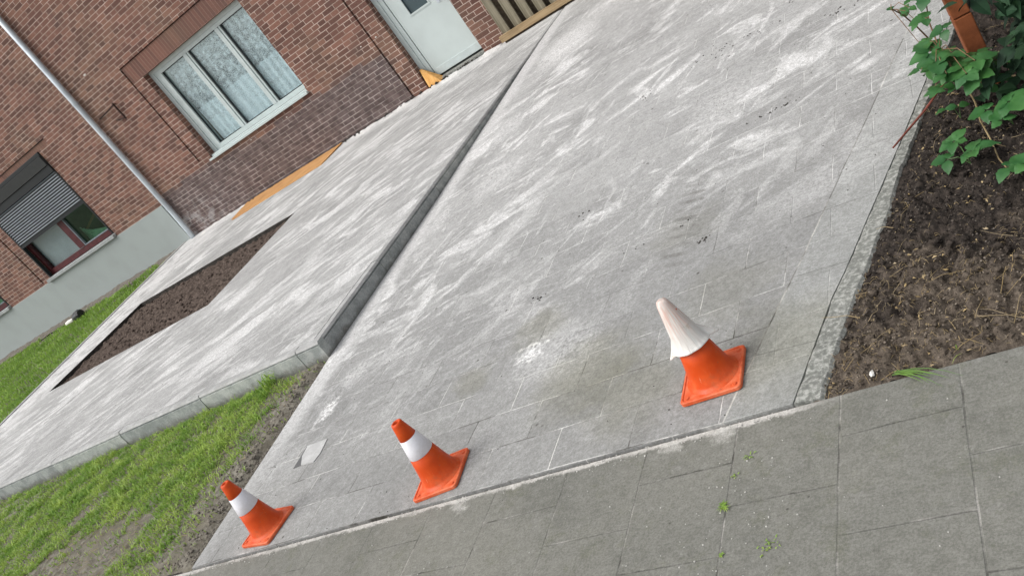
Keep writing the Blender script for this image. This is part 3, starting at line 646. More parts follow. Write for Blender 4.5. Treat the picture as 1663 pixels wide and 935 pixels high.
litter('straw_litter', [(random.uniform(-6.5, -4.08), random.uniform(2.05, 3.5)) for _ in range(900)], zturf, 0.02, 0.07, 0.0009, MT['straw'], 'dry straw scattered through the front grass')
def rocks(name, pts, zf, lo, hi, mat, label, flat=0.7):
    b = MB()
    for x, y in pts:
        r = random.uniform(lo, hi); z = zf(x, y) + r * .2
        bm = bmesh.new(); bmesh.ops.create_icosphere(bm, subdivisions=1, radius=r)
        for v in bm.verts: v.co *= 0.72 + 0.5 * random.random(); v.co.z *= flat
        base = [(v.co.x + x, v.co.y + y, v.co.z + z) for v in bm.verts]; b.add(base, [tuple(v.index for v in f.verts) for f in bm.faces]); bm.free()
    o = b.build(name, mat); setp(o, kind='stuff', label=label); return o
b = MB()
for _ in range(500):
    x = random.uniform(-.8, .25); y = random.uniform(2.0, 3.7)
    if x < klx(y) + .06: continue
    z = zsoil(x, y) + .004; a = random.uniform(0, math.tau); L = random.uniform(.003, .010); w = L * random.uniform(.3, .6); dx, dy = math.cos(a), math.sin(a)
    b.add([(x - dx * L, y - dy * L, z), (x - dy * w, y + dx * w, z + random.uniform(0, .006)), (x + dx * L, y + dy * L, z + random.uniform(0, .005)), (x + dy * w, y - dx * w, z + random.uniform(0, .006)), (x, y, z + .002)], [(0, 4, 1), (1, 4, 2), (2, 4, 3), (3, 4, 0)])
setp(b.build('dead_leaves', MT['straw']), kind='stuff', label='scraps of dry brown leaf scattered over the soil bed')
cl = []
while len(cl) < 15000:
    x = random.uniform(-0.84, 0.3); y = random.uniform(2.0, 3.9)
    if x < klx(y) + .075: continue
    cl.append((x, y))
rocks('soil_clods', cl, zsoil, 0.0010, 0.0042, MT['crumb'], 'small earth crumbs all over the right bed')
rocks('soil_clods', cl[:330], zsoil, 0.005, 0.016, MT['drysoil'], 'crumbly dark soil clods on the right bed')
cl = [(random.uniform(BX0 + .05, BX1 - .05), random.uniform(BY0 + .05, BY1 - .05)) for _ in range(900)]
rocks('soil_clods', cl, lambda x, y: min(0.112, 0.068 + 1.2 * clod(x, y, 2.2, 3)), 0.006, 0.022, MT['bed'], 'crumbly brown soil clods in the terrace planting bed')
cl = [(0, random.uniform(2.03, 3.57)) for _ in range(900)]; cl = [(dlx(y) - .015 - abs(random.gauss(0, .13)), y) for x, y in cl]
rocks('soil_clods', cl, zturf, 0.002, 0.010, MT['strip'], 'dry earth crumbs beside the driveway edge')
# gravel crumbs and grit swept along the joints
cl = [(random.uniform(-3.9, -0.9), random.gauss(1.972, 0.012)) for _ in range(420)] + [(random.gauss(-1.05, .12), random.gauss(1.6, .15)) for _ in range(60)]
cl = [(x, min(y, 1.985)) for x, y in cl]
rocks('grit', cl, lambda x, y: 0.0, 0.0012, 0.0036, MT['peb'], 'light mortar crumbs along the joint between driveway and sidewalk')
cl = []
while len(cl) < 700:
    x = random.uniform(-3.9, -.4); y = random.uniform(2.0, 6.0)
    if x < klx(y) - .03: cl.append((x, y))
cl = cl[:330]
rocks('grit', cl, lambda x, y: zd(y) + .004, 0.0008, 0.0034, MT['dirt'], 'dark specks of dirt scattered over the driveway')
MUD = [(-2.09, 5.39, 14, 0.05, 0.06), (-2.02, 5.39, 8, 0.05, 0.04), (-1.64, 5.51, 16, 0.09, 0.07), (-1.55, 5.51, 8, 0.05, 0.05), (-1.36, 3.19, 12, 0.02, 0.015), (-1.48, 3.41, 5, 0.03, 0.02), (-1.78, 3.4, 5, 0.03, 0.03), (-2.25, 3.27, 10, 0.03, 0.02), (-2.19, 4.0, 5, 0.03, 0.03), (-1.31, 5.49, 14, 0.1, 0.02), (-1.14, 4.18, 12, 0.07, 0.008), (-1.05, 4.18, 14, 0.07, 0.01), (-0.78, 5.12, 14, 0.06, 0.03), (-1.07, 5.71, 8, 0.05, 0.04), (-1.88, 4.29, 6, 0.05, 0.03)]
mud = []
for (x, y, n_, sx, sy) in MUD:
    mud += [(x + random.gauss(0, sx), y + random.gauss(0, sy)) for _ in range(n_)]
rocks('mud_crumbs', mud, lambda x, y: zd(y) + .004, 0.0015, 0.007, MT['dirt'], 'dark mud crumbs dropped by tyres on the upper driveway', 0.5)
rocks('grit', [(random.uniform(-3.9, .8), random.uniform(0.9, 1.95)) for _ in range(260)], lambda x, y: 0.0, 0.001, 0.003, MT['peb'], 'pale grit scattered over the sidewalk slabs')

# low ridge of spilled jointing sand against the wall and the door step
def zridge(x, y):
    t = (y - 9.55) / .43; n_ = fbm(x, y, 3.2, 4, 12); return TZ - .004 + max(0, (0.010 + .02 * n_) * max(0, t) ** 1.5 + .006 * fbm(x, y, 14, 3, 4) * t)
o = soilgrid('sand_ridge', -8.0, -5.02, 9.55, 9.985, 0.02, zridge, MT['sand']); setp(o, kind='stuff', label='ridge of pale spilled sand along the foot of the wall and door')
o = soilgrid('sand_ridge', -11.45, -10.2, 9.55, 9.985, 0.02, zridge, MT['sand']); setp(o, kind='stuff', label='pale spilled sand at the foot of the downpipe')
rocks('wall_debris', [(random.uniform(-10.0, -5.4), 9.985 - abs(random.gauss(0, .05))) for _ in range(160)], lambda x, y: TZ + .015, 0.006, 0.022, MT['dirt'], 'dark crumbs of mortar and earth along the foot of the wall')

# ------------------------------------------------------------------ house
house = empty('brick_house', (0, 0, 0)); setp(house, 'long brown brick house with grey rendered plinth, lace window and white door behind the terrace', 'house')
XA, XB, ZT = -22.0, 5.0, 5.6
# openings (x0, x1, z0, z1) in the wall plane y = 10
W1 = (-10.16, -7.92, 0.955, 2.44); W2 = (-15.33, -13.10, 0.85, 2.60); W3 = (-19.2, -16.93, 0.85, 2.60); DR = (-6.32, -5.335, 0.10, 2.25)
U = [(-10.3, -8.0, 3.75, 5.0), (-15.2, -13.2, 3.75, 5.0)]
rec = [(-10.41, -7.60, 1.03, 2.70), (-15.60, -12.75, 0.86, 2.68), (-19.45, -16.6, 0.86, 2.68), (-6.573, -5.05, 0.0, 2.50)]
ops = [W1, W2, W3, DR]
def cell(x, z):
    for (a, b_, c_, d_) in ops:
        if a < x < b_ and c_ < z < d_: return None
    for (a, b_, c_, d_) in SLOTS:      # narrow open joints that frame the recessed brick bands
        if a < x < b_ and c_ < z < d_: return (0.05, 0)
    for k, (a, b_, c_, d_) in enumerate(rec):
        if a < x < b_ and c_ < z < d_:
            top = ops[k][3]
            return (0.016, 1 if z > top else 0)
    return (0.0, 0)
SLOTS = [(-10.425, -10.41, 1.03, 2.715), (-10.425, -7.60, 2.70, 2.715), (-15.615, -15.60, .86, 2.695), (-15.615, -12.75, 2.68, 2.695), (-6.588, -6.573, 0.0, 2.515)]
xs = sorted(set([XA, XB] + [q for r in ops + rec + SLOTS for q in r[:2]])); zs = sorted(set([-0.05, ZT] + [q for r in ops + rec + SLOTS for q in r[2:]]))
b = MB(); Y = 10.0
nx, nz = len(xs) - 1, len(zs) - 1
G = [[cell((xs[i] + xs[i + 1]) / 2, (zs[j] + zs[j + 1]) / 2) for j in range(nz)] for i in range(nx)]
DEEP = 0.30
def dep(i, j): return 0.0 if not (0 <= i < nx and 0 <= j < nz) else (DEEP if G[i][j] is None else G[i][j][0])
for i in range(nx):
    for j in range(nz):
        c_ = G[i][j]; x0, x1, z0, z1 = xs[i], xs[i + 1], zs[j], zs[j + 1]; d = dep(i, j)
        if c_ is not None: b.add([(x0, Y + d, z0), (x1, Y + d, z0), (x1, Y + d, z1), (x0, Y + d, z1)], [(0, 1, 2, 3)], c_[1])
        if i + 1 < nx and dep(i + 1, j) != d:
            e = dep(i + 1, j); mi = 0
            q = [(x1, Y + d, z0), (x1, Y + e, z0), (x1, Y + e, z1), (x1, Y + d, z1)]; b.add(q, [(0, 1, 2, 3)], mi)
        if j + 1 < nz and dep(i, j + 1) != d:
            e = dep(i, j + 1)
            q = [(x0, Y + d, z1), (x1, Y + d, z1), (x1, Y + e, z1), (x0, Y + e, z1)]; b.add(q, [(0, 1, 2, 3)], 1 if z1 > 2 else 0)
b.add([(XB, Y, -.05), (XB, Y + 8, -.05), (XB, Y + 8, ZT), (XB, Y, ZT), (XA, Y, -.05), (XA, Y + 8, -.05), (XA, Y + 8, ZT), (XA, Y, ZT)], [(0, 1, 2, 3), (7, 6, 5, 4), (1, 5, 6, 2)], 0)
wall = b.build('wall', [MT['brick'], MT['soldier']], house)
b = MB(); b.add([(XA - .3, 9.6, ZT - .05), (XB + .3, 9.6, ZT - .05), (XB + .3, 14, ZT + 3.0), (XA - .3, 14, ZT + 3.0), (XB + .3, 18.4, ZT - .05), (XA - .3, 18.4, ZT - .05)], [(0, 1, 2, 3), (3, 2, 4, 5), (0, 3, 5), (1, 4, 2), (0, 5, 4, 1)])
b.build('roof', MT['roof'], house)
b = MB(); b.box(-21.9, -18.61, 9.975, 10.0 - .001, -0.04, 0.815); b.box(-18.60, -11.70, 9.975, 10.0 - .001, -0.04, 0.815)
b.build('plinth', MT['plinth'], house)
# the black gap and cracks of the wall need no mesh: the recesses above are real
def room(x0, x1, z0, z1, parent, y=10.32, col='dark'):
    b = MB(); q = [(x0 - .3, y, z0 - .2), (x1 + .3, y, z0 - .2), (x1 + .3, y, z1 + .2), (x0 - .3, y, z1 + .2)]; r = [(a, c_ + 1.6, d_) for a, c_, d_ in q]
    b.add(q + r, [(4, 5, 6, 7), (0, 1, 5, 4), (1, 2, 6, 5), (2, 3, 7, 6), (3, 0, 4, 7)]); return b.build('interior', MT[col], parent)

# --- big three-light window
x0, x1, z0, z1 = W1; yf = 10.13
b = MB()
b.box(x0 + .002, x0 + .075, yf - .005, yf + .10, z0 + .02, z1 - .002)            # guide rail left
b.box(x0 + .075, x0 + .135, yf + .012, yf + .10, z0 + .02, z1 - .06)
b.box(x0 + .135, x0 + .20, yf + .004, yf + .10, z0 + .02, z1 - .06)
b.box(x1 - .075, x1 - .002, yf - .005, yf + .10, z0 + .02, z1 - .002)
b.box(x0 + .075, x1 - .075, yf - .006, yf + .10, z1 - .062, z1 - .002)
b.box(x0 + .075, x1 - .075, yf + .006, yf + .10, z1 - .115, z1 - .062)
b.box(x0 + .20, x1 - .075, yf + .004, yf + .10, z0 + .05, z0 + .115)
win = b.build('window', MT['upvc'], house, bevel=0.004)
for a, c_ in ((-9.355, 0.055), (-8.60, 0.055)):
    b = MB(); b.box(a - c_, a + c_ * .35, yf + .000, yf + .095, z0 + .115, z1 - .115); b.box(a + c_ * .35 + .001, a + c_, yf + .014, yf + .095, z0 + .115, z1 - .115)
    b.build('mullion', MT['upvc'], win, bevel=0.004)
b = MB(); b.box(x0 - .02, x1 + .01, 9.955, yf + .02, z0 - .012, z0 + .020)
b.box(x0 + .002, x1 - .002, 10.03, yf + .006, z0 + .020, z0 + .048)
b.build('sill', MT['upvc'], win, bevel=0.004)
for a, c_ in ((x0 + .20, -9.41), (-9.30, -8.655), (-8.545, x1 - .075)):
    b = MB(); b.box(a + .002, c_ - .002, yf + .045, yf + .051, z0 + .117, z1 - .117); b.build('pane', MT['glass'], win)
    b = MB(); b.box(a + .001, a + .026, yf + .030, yf + .0445, z0 + .116, z1 - .116); b.box(a + .026, c_ - .001, yf + .030, yf + .0445, z0 + .116, z0 + .128); b.box(a + .026, c_ - .001, yf + .030, yf + .0445, z1 - .126, z1 - .116); b.build('gasket', MT['black'], win)
# lace curtain: gathered folds, hung short of the left edge
vs = []; fs = []; nn = 260; cx0, cx1 = x0 + .24, x1 + .1
for k in range(nn + 1):
    t = k / nn; x = cx0 + (cx1 - cx0) * t; f_ = 0.016 * math.sin(t * 95 + 2 * math.sin(t * 9)) + 0.02 * math.sin(t * 17)
    for j in range(9):
        u = j / 8; flare = -0.10 * math.exp(-t * 8) * (u ** 1.5)
        vs.append((x + flare, yf + .095 + f_ * .6 * (1 - .3 * u), z0 + .12 + (z1 - z0 - .16) * u))
for k in range(nn):
    for j in range(8): a = k * 9 + j; fs.append((a, a + 9, a + 10, a + 1))
new('curtain', vs, fs, MT['lace'], win, smooth=True)
room(x0, x1, z0, z1, win)

# --- windows with maroon frames; the near one has a half-lowered shutter
def maroon_window(W_, shutter=True):
    yf = 10.10
    x0, x1, z0, z1 = W_; b = MB(); f = .07
    b.box(x0 + .002, x0 + f, yf, yf + .08, z0 + .03, z1 - .01); b.box(x1 - f, x1 - .002, yf, yf + .08, z0 + .03, z1 - .01)
    b.box(x0 + f, x1 - f, yf, yf + .08, z0 + .03, z0 + .03 + f * 1.3); b.box(x0 + f, x1 - f, yf, yf + .08, z1 - f, z1 - .01)
    win = b.build('window', MT['maroon'], house, bevel=.004); BD = MT['slat']
    xm = x0 + 0.55 * (x1 - x0)
    b = MB(); b.box(xm - .085, xm + .085, yf - .012, yf + .07, z0 + .13, z1 - f); b.build('mullion', MT['maroon'], win, bevel=.004)
    b = MB(); b.box(xm + .088, xm + .112, yf - .006, yf + .06, z0 + .125, z1 - f); b.box(xm + .112, x1 - f, yf - .006, yf + .06, z0 + .125, z0 + .145); b.build('glazing_bead', BD, win)
    for a, c_, g_ in ((x0 + f, xm - .087, 'glass'), (xm + .114, x1 - f, 'glass3')):
        b = MB(); b.box(a + .001, c_ - .001, yf + .03, yf + .036, z0 + .147, z1 - f - .001); b.build('pane', MT[g_], win)
    b = MB(); b.add([(x0 + f, yf + .10, z0 + .10), (xm - .08, yf + .10, z0 + .10), (xm - .08, yf + .10, z1 - .1), (x0 + f, yf + .10, z1 - .1), (x0 + f, yf + .11, z0 + .10), (xm - .08, yf + .11, z0 + .10), (xm - .08, yf + .11, z1 - .1), (x0 + f, yf + .11, z1 - .1)],
        [(0, 1, 2, 3), (7, 6, 5, 4), (0, 4, 5, 1), (3, 2, 6, 7), (0, 3, 7, 4), (1, 5, 6, 2)]); b.build('blind', MT['greycloth'], win)
    # inside the right light: tied-back curtain; the room is coloured green for the pane's reflection
    vs = []; fs = []
    for k in range(25):
        t = k / 24
        for j in range(7):
            u = j / 6; spread = 1 - .75 * u; vs.append((xm + .08 + (x1 - xm - .25) * t * spread, yf + .16 + .02 * math.sin(t * 22), z0 + .12 + .30 * u * (1 - .5 * t)))
    for k in range(24):
        for j in range(6): a = k * 7 + j; fs.append((a, a + 7, a + 8, a + 1))
    new('curtain', vs, fs, MT['lace'], win, smooth=True)
    b = MB(); b.add([(xm + .15, yf + .19, z0 + .30), (x1 - .12, yf + .19, z0 + .52), (x1 - .12, yf + .19, z0 + .57), (xm + .15, yf + .19, z0 + .34), (xm + .15, yf + .2, z0 + .30), (x1 - .12, yf + .2, z0 + .52), (x1 - .12, yf + .2, z0 + .57), (xm + .15, yf + .2, z0 + .34)],
        [(0, 1, 2, 3), (7, 6, 5, 4), (0, 4, 5, 1), (3, 2, 6, 7), (0, 3, 7, 4), (1, 5, 6, 2)]); b.build('curtain_tie', MT['terra'], win)
    b = MB(); b.box(x0 - .04, x1 + .03, 9.93, yf - .002, z0 - .035, z0 + .022); b.build('sill', MT['stone'], win, bevel=.006)
    b = MB(); b.box(x0 + .002, x1 - .002, 9.965, 10.09, z1 - .25, z1 - .07); b.box(x0 + .002, x1 - .002, 9.985, 10.09, z1 - .38, z1 - .252, 1); b.box(x0 + .002, x1 - .002, 9.99, 10.09, z1 - .068, z1 - .004, 1)
    b.build('shutter_box', [MT['boxgrey'], MT['black']], win, bevel=.006)
    b = MB()
    b.box(x0 + .003, x0 + .035, 10.005, 10.07, z0 + .03, z1 - .39); b.build('shutter_guide', MT['black'], win)
    b = MB(); b.box(x1 - .035, x1 - .003, 10.005, 10.07, z0 + .03, z1 - .39); b.build('shutter_guide', MT['black'], win)
    if shutter:
        b = MB(); z = z1 - .385; zb = 1.60; h = .044
        while z > zb:
            P = [(10.020, z - h + .020), (10.008, z - h + .023), (10.004, z - h * .35), (10.010, z - .006), (10.022, z - .001)]
            vs = [(x, y, zz) for x in (x0 + .036, x1 - .036) for y, zz in P]
            b.add(vs, [(i, i + 5, i + 6, i + 1) for i in range(4)], 0)
            b.add([(x0 + .036, 10.024, z - h), (x1 - .036, 10.024, z - h), (x1 - .036, 10.024, z), (x0 + .036, 10.024, z)], [(0, 1, 2, 3)], 1)
            z -= h
        b.box(x0 + .036, x1 - .036, 10.005, 10.03, z - .05, z, 1)
        b.build('shutter', [MT['slat'], MT['black']], win)
    room(x0, x1, z0, z1, win, col='green')
    return win
MT['green'] = simple('green_reflection_room', (0.03, 0.065, 0.035), 0.9, 0.1, 0.6, 3)  # green interior colour stands in for the reflection on the right pane
w2 = maroon_window(W2); w2['label'] = 'maroon framed window under a half lowered grey roller shutter'
w3 = maroon_window(W3, True)

# --- door
x0, x1, z0, z1 = DR; yd = 10.12
b = MB(); b.box(x0 + .002, x0 + .075, yd, yd + .09, .16, z1 - .002); b.box(x0 + .075, x0 + .14, yd + .014, yd + .09, .16, z1 - .06)
b.box(x1 - .012, x1 - .002, yd, yd + .09, .16, z1 - .002); b.box(x0 + .075, x1 - .012, yd, yd + .09, z1 - .06, z1 - .002)
dr = b.build('door', MT['door'], house, bevel=.004)
yl = yd + .018; xl, xr = x0 + .152, x1 - .014
gx0, gx1, gz0, gz1 = -5.97, -5.65, 1.0, 1.95
b = MB()
b.box(xl, gx0, yl, yl + .05, .185, z1 - .07); b.box(gx1, xr, yl, yl + .05, .185, z1 - .07)
b.box(gx0, gx1, yl, yl + .05, .185, gz0); b.box(gx0, gx1, yl, yl + .05, gz1, z1 - .07)
leafd = b.build('door_leaf', MT['door'], dr, bevel=0)
b = MB(); b.box(gx0 + .001, gx1 - .001, yl + .02, yl + .028, gz0 + .001, gz1 - .001); b.build('pane', MT['glass2'], dr)
b = MB()
for q in ((gx0 - .015, gx0 + .008, gz0 - .015, gz1 + .015), (gx1 - .008, gx1 + .015, gz0 - .015, gz1 + .015)): b.box(q[0], q[1], yl - .008, yl - .0005, q[2], q[3])
b.box(gx0 + .008, gx1 - .008, yl - .008, yl - .0005, gz0 - .015, gz0 + .008); b.box(gx0 + .008, gx1 - .008, yl - .008, yl - .0005, gz1 - .008, gz1 + .015)
b.build('glazing_bead', MT['door'], dr)
b = MB(); b.box(xl + .03, xr - .02, yl - .012, yl - .001, .19, .285); b.build('weather_rail', MT['upvc'], dr, bevel=.003)
b = MB(); b.box(x0 + .002, x1 - .002, 10.03, yd + .12, .10, .162); b.build('threshold', MT['kerbr'], dr, bevel=.004)
b = MB(); b.tube([(-5.53, yl - .002, 1.04), (-5.53, yl - .05, 1.04), (-5.52, yl - .055, 1.04), (-5.42, yl - .055, 1.04)], .009, 8); b.box(-5.55, -5.51, yl - .008, yl - .001, .93, 1.12)
b.build('handle', MT['pipe'], dr, smooth=False)
b = MB(); b.box(gx0 - .1, gx1 + .1, 10.31, 11.2, .9, 2.1); b.build('interior', MT['dark'], dr)

# --- downpipe with clips, iron bracket, mortar blobs
b = MB(); b.tube([(-11.56, 9.935, ZT - .05), (-11.56, 9.935, 2.5), (-11.56, 9.935, .62), (-11.565, 9.93, .3), (-11.575, 9.925, .10)], .044, 16)
dp = b.build('downpipe', MT['pipe'], house, smooth=False)
for p in dp.data.polygons: p.use_smooth = len(p.vertices) == 4
for zc in (0.72, 2.75, 4.6):
    b = MB(); b.tube([(-11.56, 9.935, zc - .012), (-11.56, 9.935, zc + .012)], .049, 16); b.box(-11.567, -11.553, 9.975, 10.0, zc - .012, zc + .012); b.build('pipe_clip', MT['pipe'], dp)
b = MB(); b.tube([(-10.955, 9.955, 2.43), (-10.945, 9.955, 2.14)], .013, 6); b.tube([(-11.43, 9.98, 2.37), (-10.955, 9.953, 2.40)], .010, 6); b.tube([(-11.16, 9.98, 2.21), (-10.945, 9.955, 2.16)], .010, 6)
b.tube([(-10.955, 9.965, 2.40), (-10.955, 10.0, 2.40)], .008, 6); b.build('wall_bracket', MT['iron'], house)
for (x, z, r) in ((-11.04, 2.96, .03), (-6.50, 1.03, .018), (-6.77, 1.04, .012), (-10.1, .87, .02), (-9.3, .86, .014), (-8.5, .84, .016)):
    o = rocks('mortar_blob', [(0, 0)], lambda a, c_: 0, r * .7, r, MT['mortar'], ''); o.parent = house; o.location = (x, 10.0, z)
    if 'kind' in o: del o['kind']
    if 'label' in o: del o['label']

# ------------------------------------------------------------------ slatted wooden fence standing against the house
fen = empty('wooden_fence', (-4.2, 9.8, .13)); setp(fen, 'weathered wooden slat fence panel with pale bottom rail right of the door', 'fence')
def at(o, p): o.location = p; return o
b = MB(); b.box(-.73, 1.9, -.055, -.012, 0.028, 0.108); b.build('rail', MT['rail'], fen, bevel=.003)
b = MB(); b.box(-.73, 1.9, 0.022, 0.06, 1.0, 1.08); b.build('rail', MT['wood'], fen, bevel=.003)
x = -.68; k = 0
while x < 1.8:
    b = MB(); w = .112; b.box(0, w, 0, .024, 0, random.uniform(1.18, 1.22)); o = b.build('slat', MT['wood'], fen, bevel=.004)
    o.location = (x, -.008, .085 + random.uniform(-.004, .004)); o.rotation_euler = (0, R(random.uniform(-.8, .8)), 0); x += w + .068
b = MB(); b.box(-.70, 1.85, .075, .095, 0.0, 1.15); b.build('gap_shade_panel', MT['trunk'], fen)  # dark panel added to give the darkness between the slats
b = MB(); b.box(-.71, 1.88, -.011, .07, 0.0, .06); b.build('rail_shade_strip', MT['trunk'], fen)  # dark strip standing in for the shadow beneath the bottom rail

# ------------------------------------------------------------------ board on the terrace, wedge at the door
brd = MB(); brd.prism([(-1.05, -.24), (-.95, -.31), (1.02, -.31), (1.06, .30), (-1.10, .30)], 0, .013)
o = brd.build('plywood_board', MT['ply'], bevel=.002); o.location = (-9.0, 9.63, TZ + .003); o.rotation_euler = (R(1.2), 0, R(0.6)); setp(o, 'flat orange wooden board lying at the foot of the wall under the lace window', 'board')
b = MB(); b.add([(-.10, -.04, 0), (.13, -.07, 0), (.15, .05, 0), (-.10, .05, 0), (-.115, .03, .25), (-.085, .045, .25)],
    [(0, 3, 2, 1), (0, 1, 4), (1, 5, 4), (1, 2, 5), (2, 3, 5), (3, 4, 5), (0, 4, 3)])
o = b.build('wooden_wedge', MT['wedge'], bevel=.002); o.location = (-6.185, 10.03, TZ + .004); setp(o, 'small bright orange wooden wedge standing at the left foot of the door', 'wedge')
# black fitting and pale stone on the far lawn
b = MB(); b.tube([(0, 0, .05), (.10, -.02, .055), (.22, -.03, .06), (.26, -.03, .06)], [.065, .085, .095, .075], 12); o = b.build('black_pot', MT['blackp']); o.location = (-14.55, 9.30, .085); setp(o, 'small black plastic pot lying on the lawn by the rendered plinth', 'pot')
b = MB(); b.tube([(0, 0, .03), (.09, 0, .035), (.20, 0, .035)], [.03, .038, .028], 7); o = b.build('pale_stone', MT['shell']); o.location = (-14.75, 9.22, .10); o.rotation_euler = (0, 0, R(8)); setp(o, 'pale oblong stone touching the black pot on the lawn', 'stone')

# ------------------------------------------------------------------ traffic cones
def lathe(prof, seg=40, squash=None):
    vs = []; fs = []; n = len(prof)
    for k in range(seg):
        a = math.tau * k / seg
        for r, z in prof: vs.append((r * math.cos(a), r * math.sin(a), z))
    for k in range(seg):
        for j in range(n - 1): a = k * n + j; c_ = ((k + 1) % seg) * n + j; fs.append((a, c_, c_ + 1, a + 1))
    return vs, fs
def cone_r(z): return 0.0785 - (z - 0.016) * (0.0785 - 0.0235) / (0.292 - 0.016)
def make_cone(label, band=True):
    t = empty('traffic_cone'); setp(t, label, 'traffic cone', 'orange traffic cones along the front of the driveway')
    # base plate: rounded square with a raised rim
    s = .107; poly = []
    for cx, cy, a0 in ((1, 1, 0), (-1, 1, 90), (-1, -1, 180), (1, -1, 270)):
        for k in range(5): a = R(a0 + k * 22.5); poly.append((cx * (s - .016) + .016 * math.cos(a), cy * (s - .016) + .016 * math.sin(a)))
    b = MB(); n = len(poly)
    rings = [(1.0, 0.0), (1.0, .011), (.975, .0135), (.93, .0135), (.91, .010)]
    vs = [(x * k, y * k, z) for k, z in rings for x, y in poly]; fs = [tuple(range(n - 1, -1, -1))]
    for r_ in range(len(rings) - 1):
        for i in range(n): fs.append((r_ * n + i, r_ * n + (i + 1) % n, (r_ + 1) * n + (i + 1) % n, (r_ + 1) * n + i))
    fs.append(tuple((len(rings) - 1) * n + i for i in range(n))); b.add(vs, fs)
    for cx in (-1, 1):
        for cy in (-1, 1): b.tube([(cx * .084, cy * .084, .009), (cx * .084, cy * .084, .0145)], [.009, .007], 10)
    b.build('base', MT['plate'], t)
    prof = [(.092, .010), (.088, .0145), (.0815, .0175), (.0785, .024)]
    for z in (.06, .10, .14): prof.append((cone_r(z), z))
    for z in (.1405, .2255): prof.append((cone_r(z) - .0008, z))
    prof += [(cone_r(.226), .226), (cone_r(.27), .27), (.0245, .289), (.0225, .2965), (.018, .299), (.013, .2985), (.012, .285), (.012, .25)]
    vs, fs = lathe(prof, 48); new('body', vs, fs, MT['cone'], t, smooth=True)
    if band:
        p = [(cone_r(.1412) + .0002, .1412), (cone_r(.142) + .0012, .142), (cone_r(.18) + .0012, .18), (cone_r(.2245) + .0012, .2245), (cone_r(.2255) + .0002, .2255)]
        vs, fs = lathe(p, 48); new('reflective_band', vs, fs, MT['white'], t, smooth=True)
    return t
c1 = make_cone('leftmost traffic cone, with a white band, standing nearest the grass'); c1.location = (-3.42, 2.128, .0065); c1.rotation_euler = (0, 0, R(-6))
def copy_tree(o, parent=None):
    c_ = o.copy(); C.objects.link(c_); c_.parent = parent
    for ch in list(o.children): copy_tree(ch, c_)
    return c_
c2_ = copy_tree(c1); c2_['label'] = 'middle traffic cone of the three, with a clean white band at the sidewalk joint'; c2_.location = (-2.335, 2.132, .0065); c2_.rotation_euler = (0, 0, R(7))
c3 = make_cone('traffic cone at right wearing a crumpled white sleeve over its top', band=False); c3.location = (-1.166, 2.229, .008); c3.rotation_euler = (0, 0, R(2))
# crumpled sleeve: thing resting on the cone
seg = 96; prof = [(.1475, 1.13), (.1485, 1.17), (.1515, 1.18), (.155, 1.14), (.170, 1.07), (.20, 1.05), (.235, 1.06), (.27, 1.05), (.30, .98), (.322, .78), (.334, .58), (.3385, .28), (.339, .02)]
vs = []; fs = []
for k in range(seg):
    a = math.tau * k / seg
    for z, s_ in prof:
        zz = min(z, .29); r = cone_r(zz) * s_ + .003
        t = max(0, (.30 - z) / .15)
        r *= 1 + .012 * math.sin(9 * a + z * 20) * min(1, t * 3) + .010 * math.sin(3 * a + 1.3)
        dz = 0
        if z < .20:
            low = (.20 - z) / .051
            for a0, L in ((R(205), .024), (R(28), .034)):
                d = (a - a0 + math.pi) % math.tau - math.pi; kk = math.exp(-(d / .16) ** 2); r += L * kk * low; dz -= .010 * kk * low
            dz += .006 * math.sin(a + 2.6) * low
        vs.append((r * math.cos(a) - .006 * (z - .15) / .19, r * math.sin(a), z + dz))
n = len(prof)
for k in range(seg):
    for j in range(n - 1): a = k * n + j; c_ = ((k + 1) % seg) * n + j; fs.append((a, c_, c_ + 1, a + 1))
fs.append(tuple(k * n + n - 1 for k in range(seg)))
o = new('cone_sleeve', vs, fs, MT['sleeve'], smooth=True); o.location = (-1.166, 2.229, .008); setp(o, 'crumpled dirty white plastic sleeve pulled over the right cone', 'sleeve')
md = o.modifiers.new('solid', 'SOLIDIFY'); md.thickness = .0015

# ------------------------------------------------------------------ broken tile fragment on the driveway
b = MB(); b.prism([(-3.557, 2.693), (-3.404, 2.695), (-3.383, 2.585), (-3.396, 2.531), (-3.497, 2.541), (-3.545, 2.619)], zd(2.6) + .004, zd(2.6) + .008)
o = b.build('tile_fragment', MT['tile']); setp(o, 'flat white broken tile piece lying on the driveway between the left and middle cones', 'tile')
b = MB(); b.prism([(-3.563, 2.691), (-3.55, 2.622), (-3.499, 2.54), (-3.554, 2.536)], zd(2.6) + .0035, zd(2.6) + .0065)
o = b.build('slate_fragment', MT['slate']); setp(o, 'dark grey sliver beside the white broken tile piece on the driveway', 'slate')

# ------------------------------------------------------------------ plants on the right
def leaflet(b, base, d, up, L, w, mi=0, fold=.25, droop=.3, lobes=True):
    d = d.normalized(); s_ = d.cross(up).normalized(); up = s_.cross(d).normalized()
    st = [(0, .04), (.07, .42), (.16, .72), (.27, .92), (.39, 1.0), (.51, .97), (.63, .84), (.74, .64), (.85, .40), (.94, .17), (1.0, .0)]
    vs = []; fs = []
    for i, (t, q) in enumerate(st):
        c_ = base + d * (L * t) - up * (droop * L * t * t)
        jag = 1 + (.05 if i % 2 else -.04) * (1 if lobes else 0)
        e = w * q * .5 * jag
        rp = up * (.035 * w * math.sin(i * 2.1))
        vs += [c_ - s_ * e + up * (fold * e * .7) + rp, c_ - s_ * e * .5 + up * (fold * e * .6), c_, c_ + s_ * e * .5 + up * (fold * e * .6), c_ + s_ * e + up * (fold * e * .7) - rp]
    for i in range(len(st) - 1):
        for k in range(4): a = 5 * i + k; fs.append((a, a + 1, a + 6, a + 5))
    b.add(vs, fs, mi)
